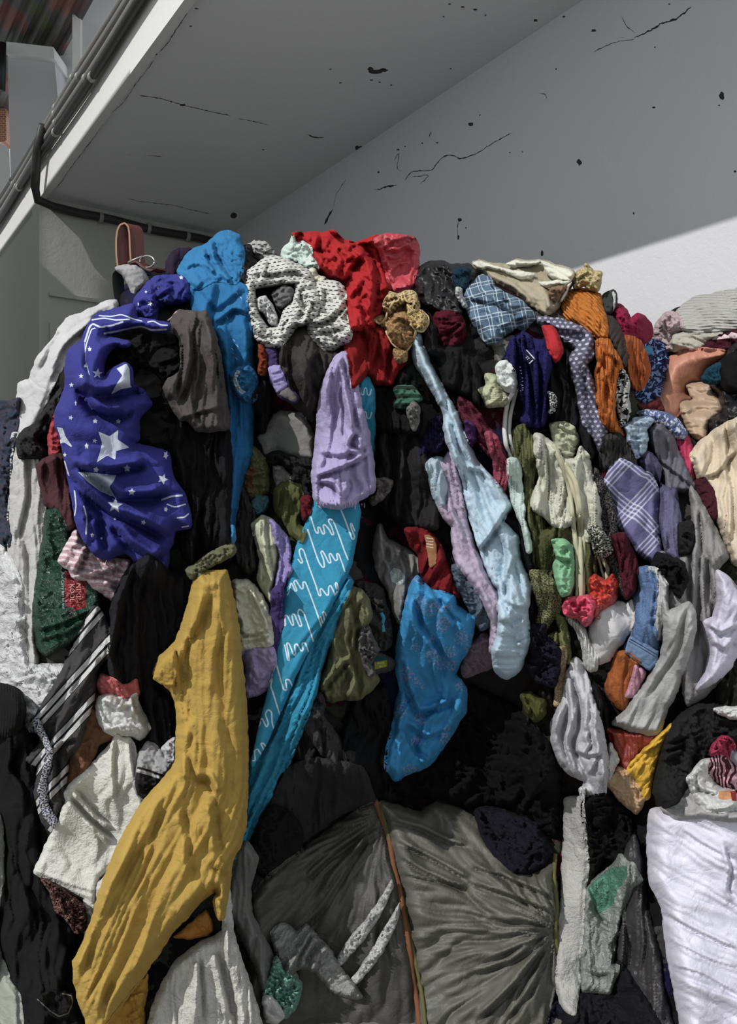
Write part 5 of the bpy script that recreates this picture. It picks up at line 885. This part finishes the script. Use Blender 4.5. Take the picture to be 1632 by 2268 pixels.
gb = G('green_plastic_bag', 'bag', 'shiny dark green plastic bag with a red printed label, left side', 'P 104,1135 125,1130 148,1175 160,1230 200,1250 215,1300 222,1340 205,1380 160,1420 102,1450 84,1430 74,1370 80,1300 93,1220', (24,66,50), 'plastic', T=.07, e=26, amp=.02, W=30, mats=[mat((150,30,38), 'plastic'), mat((190,200,196), 'plastic'), mat((14,16,16), 'plastic')],
  decals=[(3, px('T 330,1700 490,1700 490,1920 330,1980')), (1, px('T 265,780 330,740 800,900 805,1640 500,1730 480,1640 330,1640 265,1500'))], creases=[('P 84,1400 140,1385 205,1355', 5, .02), ('P 88,1420 150,1405 200,1372', 5, .02)])
lettering('printed_text', 'KOOL', px('T 445,1280')[0][0], px('T 445,1280')[0][1], 15, 90, mat((226,196,180)), gb, sx=.95)
lettering('printed_text', 'NIXIN', px('T 610,1290')[0][0], px('T 610,1290')[0][1], 15, 90, mat((214,160,140)), gb, sx=1.1)
lettering('printed_text', 'For Carry last to our', px('T 222,1230')[0][0], px('T 222,1230')[0][1], 9.5, 88, mat((190,200,196)), gb)
G('pink_stripe_top', 'top', 'pink and white striped top crumpled below the starry navy garment', 'D 378,1000 425,910 440,880 490,800 520,850 555,880 575,930 620,925 680,990 760,990 840,1000 845,1060 800,1110 815,1200 780,1290 700,1230 600,1160 560,1115 500,1120 470,1100 440,1050', (200,164,172), 'stripes', col2=(232,214,216), T=.09, e=24, amp=.035, W=28, sc=1.3, pang=12, creases=[('D 570,930 530,1000 490,1090', 6, .05), ('D 560,1110 680,1080 800,1040', 6, .04), ('D 700,1100 760,1200 790,1280', 6, .03)])
st = G('body', None, None, parent=star_, outline='Q 130,880 145,790 170,690 310,590 355,480 430,350 500,280 640,250 840,185 900,180 930,330 1050,350 1180,370 1300,400 1300,460 1240,480 1100,460 1000,420 880,440 700,490 580,520 660,560 850,600 830,650 690,640 590,740 555,850 560,1000 640,920 800,840 870,900 890,1080 1000,1150 1060,1230 1100,1310 1000,1400 950,1480 950,1700 900,1750 D 1080,300 1110,450 1190,570 1225,700 1225,780 1130,800 1110,880 1090,920 1085,1000 1070,1060 1020,1105 960,1090 900,1030 850,970 800,940 700,985 620,960 550,870 500,770 460,560 420,330 385,180 Q 20,1560 20,1400 80,1250 130,1100', col=ns, T=.16, e=60, amp=.022, W=56, style='smooth', ang=70, mats=[WS], res=4.2, wob=1.0,
  decals=[(1, px('Q 500,1610 625,1665 725,1590 715,1700 850,1790 700,1830 690,1930 600,1880 480,1960 520,1830 540,1740')),
          (1, px('Q 705,900 815,840 850,900 860,1090 880,1110 760,1130 645,1190 700,1080 770,975')),
          (1, px('D 505,425 560,425 750,445 735,480 705,520 745,590 650,550 570,490')),
          (1, px('Q 30,1562 95,1570 130,1670 205,1780 190,1785 110,1730 42,1760 75,1690'))]+
         [(1, star(px('Q '+s)[0][0], px('Q '+s)[0][1], r, rot, sx)) for s, r, rot, sx in (('490,955', 12, .1, 1), ('400,680', 7, 0, .8), ('350,870', 5, 0, 1), ('303,985', 6, 0, 1), ('195,1085', 6, 0, 1), ('187,1455', 6, .3, 1), ('463,1492', 7, 0, 1), ('724,1495', 7, .1, 1), ('457,1715', 6, .2, 1), ('366,1775', 8, 0, .75), ('243,1290', 8, 0, .35))]+
         [(1, star(px('D '+s)[0][0], px('D '+s)[0][1], r, rot, sx)) for s, r, rot, sx in (('418,312', 6, 0, .8), ('620,410', 8, .2, 1), ('820,400', 9, 0, 1), ('1050,470', 13, .4, 1), ('850,553', 9, .1, 1), ('742,640', 18, .1, 1), ('925,750', 7, .4, 1), ('595,832', 7, 0, .8), ('655,852', 3, 0, 1), ('1070,665', 7, .3, .8), ('742,725', 3, 0, 1), ('1070,315', 11, .5, .6))]+
         [(1, px('D 920,1060 985,1042 940,1075'))]+
         [(1, strokepoly(spline(px('Q '+s), False), w)) for s, w in (('500,300 640,310 760,290 900,340 1000,365', 2.6), ('420,350 560,330 700,350 860,340', 3.0), ('345,600 400,430 440,395 520,430 660,410 780,370', 4.0), ('350,720 365,620 420,460 470,440', 2.6), ('560,505 700,480 840,450 980,425 1100,465 1280,455', 4.2), ('1050,375 1120,362 1200,405 1290,410', 3.0), ('345,600 355,800 400,980', 1.2))]+
         [(1, strokepoly(spline(px('D '+s), False), w)) for s, w in (('480,540 490,640 480,710', 3), ('540,640 560,720 555,830', 3.4), ('1040,605 1110,580 1180,575', 4), ('1075,630 1130,650 1200,630', 3), ('1140,720 1190,715 1220,690', 3.4), ('1170,780 1220,772', 3), ('415,350 445,450', 3))],
  push=.07, creases=[('Q 190,1090 330,1170 560,1200 880,1150 1050,1190', 13, 0.088), ('Q 300,1180 450,1380 600,1440 830,1420 850,1340', 12, 0.075), ('D 470,360 640,500 760,600 960,600 1100,560', 12, 0.075), ('D 430,400 540,560 700,690 900,760 1090,870', 12, 0.088), ('D 500,400 700,425 950,385', 9, 0.062), ('D 720,760 830,900 980,990 1080,950', 10, 0.062), ('D 640,720 650,850 680,940', 10, 0.050), ('Q 350,620 360,860 420,1080', 7, 0.019), ('D 560,690 590,800 600,900', 9, 0.037)])
tb = tag(bpy.data.objects.new('leather_belt', None), 'brown stitched leather belt standing up in a loop at the top left, with a buckle', 'belt'); COL.objects.link(tb)
M_lea = mat((98, 46, 40), 'leather'); M_tan = mat((168, 120, 74), 'leather'); M_met = plain('buckle_metal', (200, 196, 190), 0.3, 0.9); M_blk = mat((34, 34, 34), 'leather')
Yb = float(surf(px('W 640,900'))[0])-.02
def band(name, path, w, th, m, parent, Y0, tilt=0.0):
    """a strap of real width, running away from the lens across its width"""
    p = resample(spline(px(path), False), 4, False); A = unproj(p, Y0-w/2); P = A
    t = np.gradient(P, axis=0); t /= np.linalg.norm(t, axis=1)[:,None]; n = np.c_[-t[:,2], np.zeros(len(t)), t[:,0]]*th/2; wv = np.array([tilt, w, 0]); v = []
    for a, b in zip(P, n): v += [a+b, a-b, a-b+wv, a+b+wv]
    f = []; k = len(P)
    for i in range(k-1):
        for j in range(4): f.append([4*i+j, 4*i+(j+1)%4, 4*i+4+(j+1)%4, 4*i+4+j])
    f += [[0,1,2,3], [4*k-1, 4*k-2, 4*k-3, 4*k-4]]
    return mkobj(name, v, f, m, parent, False)
band('strap', 'W 470,640 455,500 452,300 468,180 500,110 560,85 600,130 615,220 622,400 640,640', .030, .004, M_lea, tb, Yb, .042)
band('edge', 'W 470,640 452,500 449,300 464,180 498,106 560,81 604,128 619,220 626,400 640,600', .003, .006, M_tan, tb, Yb-.017, .0)
band('buckle_strap', 'W 600,600 700,575 780,640 880,690 960,660', .030, .006, M_lea, tb, Yb-.05, .03)
MB().tube([unproj(px('W %d,%d' % (850+95*math.cos(a), 580+75*math.sin(a))), Yb-.06-.02*math.cos(a))[0] for a in np.linspace(0, 2*math.pi, 17)], .003, 8).build('buckle', M_met, tb, True)
MB().tube([unproj(px('W %d,%d' % (x, y)), Yb-.065)[0] for x, y in ((600,590), (700,545), (790,510))], .003, 8).build('buckle_pin', M_met, tb, True)
t2 = tag(bpy.data.objects.new('black_belt', None), 'thick black belt folded into a box shaped loop under the brown leather belt', 'belt'); COL.objects.link(t2)
band('strap', 'W 760,700 660,640 560,645 440,665 385,740 385,860 400,1000 430,1120 455,1200 480,1210', .035, .010, M_blk, t2, Yb-.03, .03)
band('inner_strap', 'W 460,1190 520,1180 600,1120 650,960 610,860 540,770 600,730 760,700', .04, .008, M_blk, t2, Yb-.035, .03)
G('grey_trim', 'cloth', 'pale grey stiff cloth lying across the folded black belt', 'W 440,665 560,640 700,640 800,700 870,820 800,900 720,960 690,1050 640,940 590,820 545,740', (168,166,166), T=.04, e=14, amp=.008, W=30, Y=Yb-.04)
# underwear strap
g_ = G('lilac_strap', 'bra', 'violet and lilac bra strap with hooks hanging below the dash printed shirt', 'B 258,862 322,862 330,950 372,1010 400,1100 465,1165 455,1190 420,1192 340,1150 290,1045 268,960', (70,58,100), T=.02, e=10, amp=.012, W=20)
G('hook_panel', None, 'lilac hook panel', 'B 272,975 345,958 400,1085 395,1110 330,1135 295,1060', (160,150,204), T=.012, e=8, amp=.006, parent=g_, creases=[('B 290,1020 360,1000', 2.5, .006), ('B 305,1070 380,1045', 2.5, .006)])
G('hook_end', None, 'grey strap end', 'B 345,1145 400,1100 465,1160 455,1192 420,1196', (112,106,104), T=.01, e=8, amp=.006, parent=g_)
G('black_strap', 'cloth', 'black curved strap hanging beside the lilac bra strap', 'B 205,1110 240,1060 285,1080 290,1200 270,1300 240,1390 205,1380 215,1290 170,1180', (30,30,32), T=.03, e=12, amp=.02, W=16, style='hang')
G('orange_edge', 'cloth', 'thin burnt orange cloth edge left of the violet bra strap', 'B 215,830 245,860 262,960 250,1020 215,1010 225,930', (140,60,30), T=.02, e=8, W=14)


# ---------------------------------------------------------------- lower left
G('white_plastic_heap', 'plastic sheet', 'crumpled white plastic sheet heaped at the left edge behind the grey sleeve', 'P -90,1190 10,1215 45,1290 60,1465 100,1472 150,1475 160,1510 130,1540 90,1600 50,1650 -90,1640', (222,222,222), 'plastic', T=.10, e=40, amp=.05, W=34)
G('brown_board', 'cloth', 'brown cloth behind the striped towel and the white foam sheets', 'I 540,770 640,700 760,960 640,1010 600,1100 560,1200 480,1300 430,1280 460,1050', (120,84,60), T=.03, amp=.02, W=40)
G('black_jeans', 'jeans', 'black jeans hanging left of the mustard garment', 'P 250,1330 285,1260 330,1230 380,1270 420,1272 408,1370 392,1420 352,1480 345,1520 380,1550 388,1640 365,1668 330,1640 322,1580 300,1520 275,1540 245,1510 232,1450 240,1390', (34,33,38), T=.10, e=34, amp=.045, W=34, style='hang', L=5)
G('pink_waistband', 'cloth', 'coral pink band between the black jeans and the white pouch', 'I 625,620 660,570 740,600 800,640 880,600 890,700 810,735 700,710 650,690', (206,110,110), T=.04, e=12, amp=.02, W=18)
G('white_pouch', 'bag', 'small white cotton pouch hanging below the coral pink band', 'I 640,710 720,700 820,735 880,690 895,760 965,912 905,985 850,962 760,960 680,932 640,870 624,780', (222,222,220), T=.10, e=34, amp=.02, W=26, creases=[('I 660,730 760,800 870,760', 5, .02), ('I 850,690 870,760 890,820', 4, .02)])
G('black_cloth_pile', 'clothes', 'black clothes piled at the lower left edge', 'P -90,1530 10,1518 45,1532 56,1570 50,1610 80,1640 84,1740 84,1850 95,1920 120,1990 165,2060 160,2140 170,2200 190,2270 200,2310 -90,2310', (22,22,23), T=.10, e=50, amp=.05, W=50, style='hang', L=3)
G('black_beanie', 'hat', 'round black beanie on the black clothes at the left edge', 'P -60,1530 -20,1512 15,1518 45,1540 54,1575 45,1612 20,1630 -60,1640', (26,25,26), 'knit', T=.12, e=34, amp=.01, W=40, style='smooth')
G('white_loop', 'cloth', 'black strap with a grey white edge forming a triangle, bottom left', 'L 235,1375 300,1340 400,1335 465,1350 475,1400 440,1480 380,1500 320,1470', (24,24,24), T=.02, e=10, W=30, mats=[mat((120,118,116))], decals=[(1, strokepoly(px('L 240,1378 330,1460 380,1490 440,1470 470,1400 460,1355 400,1342'), 2.6))])
tw_ = G('striped_towel', 'towel', 'black and white striped towel winding down the left side', 'P 205,1345 222,1352 240,1395 238,1450 215,1485 206,1550 188,1605 176,1650 150,1682 146,1740 150,1830 128,1852 95,1820 78,1760 84,1700 60,1682 92,1640 70,1600 98,1555 130,1505 155,1450 180,1400', (70,68,68), 'towel', col2=(204,204,202), T=.08, e=24, amp=.035, W=30, style='hang', L=4, spine='P 220,1350 170,1520 100,1650 110,1840', sc=1.0, pang=-48, creases=[('P 78,1590 110,1650 125,1700 118,1800', 5, .03), ('P 95,1690 140,1650 170,1640', 5, .03)])
G('towel_hem', None, 'white braided hem', 'P 72,1600 84,1585 100,1620 118,1665 112,1700 104,1740 108,1780 128,1820 118,1836 92,1800 82,1750 96,1700 104,1668', (190,190,194), 'tweed', col2=(60,60,80), T=.015, e=8, amp=.012, parent=tw_)
G('foam_sheet', 'foam sheet', 'white padded foam sheet hanging behind the mustard garment, lower left', 'L 225,565 260,480 300,380 360,270 430,110 420,40 I 480,1250 560,1190 640,1100 720,1010 750,965 840,985 870,1050 900,1260 930,1399 L 930,120 1000,60 860,300 760,480 640,600 610,775 540,735 400,665', (216,216,206), 'crinkle', T=.05, e=18, amp=.018, W=40, style='smooth', creases=[('L 440,70 600,240 740,350', 6, .04), ('L 480,20 620,180 740,260', 5, .03), ('I 750,970 740,1200 760,1399', 5, .02), ('I 850,1000 870,1180 900,1280', 5, .03), ('L 230,570 450,650 620,700', 4, .01)])
G('foam_flap', 'foam sheet', 'lower white foam flap peeking out left of the mustard hem', 'L 545,735 620,770 640,640 760,480 745,420 770,560 700,700 610,900 555,960 540,860', (206,202,194), 'crinkle', T=.03, e=10, W=24)
G('brown_wool', 'cloth', 'tuft of pinkish brown wool under the foam sheet', 'L 270,600 400,665 440,700 540,780 550,920 490,950 430,860 360,800 330,690', (130,96,86), 'tweed', col2=(60,30,30), T=.05, e=12, amp=.05, W=12)
G('striped_sock', 'sock', 'grey sock with black and white bands left of the mustard garment', 'I 880,1170 905,1070 950,1005 1000,1020 1060,1075 1122,1135 1080,1200 1010,1290 950,1385 890,1340 868,1270', (168,168,170), T=.06, e=20, amp=.02, W=30, mats=[mat((46,44,46)), mat((212,212,212))],
  decals=[(1, strokepoly(px('I 885,1165 960,1185 1060,1222'), 5)), (2, strokepoly(px('I 885,1180 960,1202 1045,1236'), 2.4)), (1, px('I 880,1195 960,1215 1040,1245 1000,1310 950,1390 885,1340 868,1270'))])
G('grey_roll', 'cloth', 'small white rolled cloth beside the striped sock', 'I 1050,1040 1090,1000 1130,980 1130,1130 1080,1110', (200,200,202), T=.04, e=10, W=14)

# ---------------------------------------------------------------- bottom sacks
G('grey_tarpaulin', 'tarpaulin', 'dark grey sheet hanging behind the sacks, left of the twine', 'P 560,1860 600,1780 640,1700 700,1680 800,1700 830,1775 760,1800 690,1850 620,1900 580,1960 560,1980', (50,49,50), T=.03, e=30, amp=.04, W=34, style='hang', L=4)
G('black_bag', 'bag', 'limp black bag with handles, in the dark gap left of the twine tied sack', 'M 215,520 230,380 290,200 370,130 440,160 500,200 550,290 545,400 500,450 420,520 330,590 260,560', (22,22,22), T=.06, amp=.04, W=30)
ls = G('left_sack', 'sack', 'grey woven sack at the bottom, its left half below the dark gap', 'P 555,1990 600,1935 660,1890 740,1830 800,1790 840,1776 858,1830 880,1920 900,2000 915,2100 925,2200 935,2320 560,2320 555,2100', (80,79,73), 'sack', T=.10, e=60, amp=.03, W=50, style='hang', spine='P 850,1790 700,1950 600,2250', L=4, gather=[(845,1800,5.5)],  # darker grey holds the shade that falls on this sack
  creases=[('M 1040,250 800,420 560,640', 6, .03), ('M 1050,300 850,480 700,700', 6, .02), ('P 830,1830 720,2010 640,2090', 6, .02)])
rs_ = G('right_sack', 'sack', 'large grey pleated sack tied at its right side, bottom centre', 'P 842,1776 880,1785 930,1800 965,1778 1010,1790 1068,1822 1080,1870 1140,1920 1190,1930 1222,1915 1232,1960 1238,2040 1238,2150 1215,2240 1190,2320 935,2320 925,2200 915,2100 900,2000 880,1920 858,1830', (106,105,95), 'sack', T=.15, e=70, amp=.05, W=40, gather=[(1232,2060,4.5)],  # grey lowered: shade of the lower heap is put into the colour
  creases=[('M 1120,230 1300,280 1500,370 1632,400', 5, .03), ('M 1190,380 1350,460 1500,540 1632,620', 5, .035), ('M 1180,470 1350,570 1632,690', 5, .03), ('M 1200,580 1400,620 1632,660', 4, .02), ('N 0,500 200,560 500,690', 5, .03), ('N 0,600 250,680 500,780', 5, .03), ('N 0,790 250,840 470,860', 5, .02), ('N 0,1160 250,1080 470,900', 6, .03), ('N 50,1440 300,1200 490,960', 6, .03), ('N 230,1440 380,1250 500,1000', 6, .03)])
cord('twine', 'rope', 'brown twine running down the seam between the two grey sacks', 'P 831,1774 848,1820 862,1860 872,1920 884,1965 893,2020 903,2080 915,2160 925,2230 932,2310', .010, (128,84,54), 'tweed', off=.010)
cord('olive_twine', 'rope', 'thin olive twine wound beside the brown twine', 'P 838,1776 852,1818 864,1866 876,1926 890,1980 903,2050 918,2120 934,2200 945,2300', .007, (104,102,60), 'tweed', off=.010)
cord('neck_string', 'rope', 'olive string binding the right neck of the pleated sack', 'P 1230,1890 1226,1940 1232,2000 1230,2060 1234,2110', .008, (110,108,60), 'tweed', off=.014)
sh = mat((212, 212, 208), 'plastic')
G('shiny_strip', None, 'glossy film strip', 'M 770,1150 800,1060 880,950 960,860 1030,760 1130,600 1142,660 1080,790 1020,900 930,1020 860,1100 800,1165', (190,190,188), 'plastic', T=.012, e=10, amp=.03, W=12, parent=ls)
G('shiny_strip', None, 'glossy film strip', 'M 865,1250 930,1160 1010,1040 1090,900 1150,800 1178,750 1180,840 1130,960 1070,1080 990,1190 900,1285', (196,196,194), 'plastic', T=.012, e=10, amp=.03, W=12, parent=ls)
G('grey_cloth_column', 'cloth', 'grey cloth hanging right of the mustard garment near the bottom', 'M 150,380 200,370 262,465 215,640 222,820 275,930 355,1090 350,1200 300,1315 240,1150 150,960 70,740 100,560', (118,117,114), T=.07, e=26, amp=.03, W=34, style='hang', L=5)
G('torn_plastic', 'plastic sheet', 'torn grey translucent plastic flap on the grey woven sack', 'M 355,950 400,900 440,892 520,950 580,900 650,980 740,1080 790,1170 870,1270 935,1365 850,1365 740,1320 650,1210 560,1172 500,1195 520,1250 440,1220 390,1110', (150,150,146), 'plastic', T=.03, e=16, amp=.035, W=22, style='hang', ang=-40)
G('green_plastic', 'plastic sheet', 'crumpled pale green shiny plastic at the bottom, left of the grey sack', 'M 300,1350 350,1230 380,1105 430,1200 545,1270 520,1400 450,1500 380,1450', (130,186,168), 'plastic', T=.05, e=16, amp=.05, W=14)
G('pale_sack_left', 'sack', 'cream white sack folded under the mustard hem', 'P 325,2320 350,2200 390,2130 440,2090 475,2075 500,2060 520,2110 540,2200 560,2320', (206,204,196), 'crinkle', T=.08, e=34, amp=.03, W=36, style='hang', L=6, creases=[('L 1290,1110 1300,1300 1310,1538', 6, .04), ('L 1400,1060 1450,1250 1500,1500', 7, .04)])
G('pale_sack_fold', 'sack', 'upright white fold of sack right of the cream sack', 'P 488,1960 506,1960 515,2060 535,2130 560,2200 590,2320 540,2320 520,2200 500,2110', (210,208,200), 'crinkle', T=.06, e=18, amp=.03, W=24, style='hang', L=6)
G('white_bottom_cloth', 'cloth', 'white cloth corner below the green plastic', 'M 300,1370 340,1360 400,1420 430,1490 380,1535 320,1520', (206,206,204), T=.03, e=12, W=20)
# mustard garment
mu = G('mustard_dress', 'dress', 'long mustard yellow dress hanging from the left of the heap to the bottom', 'P 420,1310 432,1272 436,1264 470,1262 500,1262 506,1270 516,1310 530,1380 536,1450 547,1550 551,1650 550,1760 546,1830 532,1880 517,1905 512,1950 504,2000 498,2035 484,2040 470,2000 478,1975 445,2000 415,2035 385,2065 365,2095 335,2140 300,2190 270,2230 240,2300 200,2320 188,2260 172,2220 162,2170 160,2130 178,2095 200,2040 218,1975 240,1915 272,1845 310,1780 345,1740 385,1690 389,1620 390,1570 375,1530 345,1505 338,1490 350,1455 372,1435 390,1412 405,1370 418,1325', (188,154,66), T=.15, e=60, amp=.020, W=40, style='hang', L=9, res=4.0, push=.10, grow=0, spine='P 470,1270 470,1500 450,1750 330,2000 210,2300', sm=9,
  creases=[('I 1370,30 1300,220 1200,420 1180,640', 10, 0.028), ('I 1440,60 1450,260 1400,500 1420,700', 10, 0.019), ('I 1130,450 1180,600 1170,760 1200,880', 8, 0.028), ('I 1110,740 1200,760 1240,860', 8, 0.022), ('I 1240,930 1200,1060 1240,1240', 9, 0.022), ('I 1250,1240 1340,1250 1380,1340', 8, 0.028), ('L 1380,100 1400,300 1420,430', 9, 0.028), ('L 1070,50 980,300 830,520 700,720 600,960 530,1300', 10, 0.019), ('L 1180,150 1220,350 1230,600', 9, 0.019), ('L 1050,130 990,330 960,480', 8, 0.011), ('L 1330,650 1180,860 1000,1050 850,1250 690,1500', 8, 0.011), ('L 1370,520 1440,560 1480,500', 8, 0.028), ('L 1370,660 1420,720 1450,780', 6, 0.022), ('L 720,1250 680,1400 660,1530', 8, 0.017), ('L 960,500 900,800 780,1100', 12, 0.011), ('I 1480,1399 1500,1100 1440,900', 10, 0.011)])
G('grey_strip_rag', 'cloth', 'olive grey frayed rag above the mustard garment', 'D 1200,1060 1260,1020 1340,960 1420,915 1500,890 1520,930 1480,975 1400,1010 1340,1045 1240,1110', (112,112,84), T=.04, e=12, amp=.03, W=16)
G('waist_seam', None, None, 'L 1120,980 1200,905 1330,800 1372,880 1372,940 1330,975 1210,995', (196,130,44), T=.03, e=12, amp=.012, parent=mu)
G('lower_leg', None, None, 'L 690,1530 770,1420 850,1320 950,1210 955,1300 935,1450 930,1600 680,1600', (186,140,46), T=.04, e=16, amp=.02, W=30, parent=mu)
G('pocket_flap', None, None, 'I 985,590 1010,530 1060,450 1130,400 1145,480 1130,640 1100,650 1040,625', (184,150,60), T=.03, e=12, amp=.015, parent=mu)
# ---------------------------------------------------------------- bottom right
G('black_skirt_hang', 'skirt', 'black cloth hanging right of the white batten', 'P 1290,1780 1340,1760 1390,1800 1420,1900 1400,1960 1380,1920 1340,1900 1300,1960', (16,16,17), T=.05, amp=.05, W=30)
G('black_bra', 'bra', 'black cloth with a navy patch lying on top of the pleated sack', 'N 30,160 100,130 200,150 300,190 400,230 470,330 500,400 460,480 380,530 300,540 240,500 160,430 90,330', (24,23,34), T=.07, e=22, amp=.045, W=24)
G('dark_grey_sheet', 'tarpaulin', 'dark grey plastic sheet left of the big white sack', 'P 1385,1890 1405,1850 1425,1930 1430,2000 1455,2100 1470,2200 1500,2320 1450,2320 1400,2200 1370,2120 1385,2000', (64,62,64), 'satin', T=.05, amp=.04, W=26, style='hang', L=8)
G('far_dark_sack', 'sack', 'black sack standing between the shiny sack and the big white sack', 'P 1270,2200 1330,2190 1370,2130 1420,2200 1480,2320 1240,2320', (26,26,30), T=.06, amp=.03, W=36)
G('green_shiny_sack', 'sack', 'glossy sack with green tint folded right of the white batten', 'N 685,1240 680,1130 690,900 705,660 770,565 870,490 920,425 960,470 1000,480 1048,580 990,620 930,780 885,1000 872,1090 912,1105 882,1190 850,1265 700,1255', (150,158,150), 'plastic', T=.06, e=26, amp=.035, W=22, style='hang', L=3, mats=[mat((86,142,122), 'plastic')], decals=[(1, px('N 720,630 780,565 870,500 960,490 960,560 900,640 880,720 830,760 780,790'))], creases=[('N 720,700 800,820 880,870', 5, .03), ('N 990,490 960,700 900,960', 5, .03), ('N 690,1130 780,1160 870,1150', 5, .03)])
G('white_batten', 'batten', 'upright white frayed foam batten right of the pleated sack', 'N 585,90 620,70 680,82 700,200 712,350 725,470 715,560 695,690 690,900 672,1050 665,1200 655,1300 640,1400 600,1385 555,1320 530,1190 545,900 562,700 568,500 580,250', (170,169,164), 'crinkle', T=.05, e=14, amp=.010, W=40, style='smooth', k=1.0)  # white toned down to grey in place of the shade on it
big = G('white_sack', 'sack', 'big stuffed white sack standing at the lower right corner', 'P 1440,1795 1470,1790 1560,1775 1735,1770 1735,2320 1520,2320 1505,2250 1488,2170 1474,2080 1466,2010 1440,1955 1434,1860', (214,212,226), 'cloth', T=.20, e=90, amp=.012, W=40, style='hang', ang=58, L=5, k=.95, creases=[('N 1180,780 1350,880 1632,1010', 5, .025), ('N 1220,1100 1400,1150 1632,1280', 4, .015), ('N 1290,270 1400,350 1540,430', 4, .012), ('N 1250,960 1450,1060 1632,1120', 3, .010), ('N 1560,360 1600,500 1580,640 1632,690', 5, .025)])
G('grey_sack_cover', 'cloth', 'grey white cloth folded over the mouth of the big white sack', 'K 1200,1060 1260,1000 1340,900 1420,960 1500,1060 1632,1080 1700,1080 1700,1130 1560,1130 1440,1110 1300,1120', (170,169,168), T=.06, e=22, amp=.02, W=34)
G('dark_jacket', 'jacket', 'black jacket slumped on top of the big white sack', 'P 1448,1755 1458,1700 1470,1650 1500,1590 1540,1562 1590,1560 1632,1590 1700,1600 1700,1660 1620,1650 1580,1680 1550,1710 1520,1745 1500,1775 1470,1788', (36,36,36), T=.12, e=36, amp=.045, W=34)
G('far_white_cloth', 'cloth', 'white and black cloth strips at the right edge above the big white sack', 'K 1500,490 1560,485 1700,480 1700,540 1600,545 1540,520', (206,206,204), T=.03, e=10, amp=.03, W=14)
G('crimson_ruffle', 'cloth', 'crimson ruffled cloth at the right edge on the white sack', 'X 1120,700 1200,600 1310,575 1400,640 1440,720 1380,800 1350,900 1200,860 1100,840', (176,54,84), T=.06, e=16, amp=.05, W=14)
G('white_ring_cloth', 'cloth', 'white cloth rolled open like a bowl on the big white sack', 'X 765,1190 830,1080 960,930 1090,895 1110,1000 1090,1120 1150,1210 1230,1290 1420,1340 1460,1500 1400,1600 1200,1620 1040,1600 900,1470', (210,210,208), T=.08, e=24, amp=.025, W=22, creases=[('X 850,1230 960,1340 1200,1400', 5, .03), ('X 890,1080 880,1200 930,1320', 4, .02)], mats=[mat((210,150,100)), mat((170,50,44))], decals=[(1, px('X 1210,1340 1380,1320 1400,1440 1280,1460 1200,1440')), (2, px('X 1370,1340 1450,1330 1460,1480 1390,1470'))])
G('zebra_scarf', 'scarf', 'pink and black wavy striped scarf wound inside the white bowl of cloth', 'X 1100,900 1180,825 1290,850 1400,930 1500,960 1640,980 1640,1280 1460,1300 1300,1280 1180,1200 1090,1090', (206,160,172), 'zebra', col2=(70,20,36), T=.09, e=30, amp=.02, W=26)
G('white_ball', 'cloth', 'small rounded white cloth above the zebra striped scarf', 'X 1380,880 1420,780 1500,740 1640,730 1640,1000 1450,960', (210,212,226), T=.08, e=20, amp=.01, W=30, style='smooth')
G('left_edge_sack', 'sack', 'pale grey sack edge at the bottom left corner', 'L -260,120 0,200 20,600 0,700 -20,1000 60,1250 130,1370 135,1600 -260,1600', (160,164,150), 'sack', T=.08, e=40, amp=.03, W=40, style='hang')
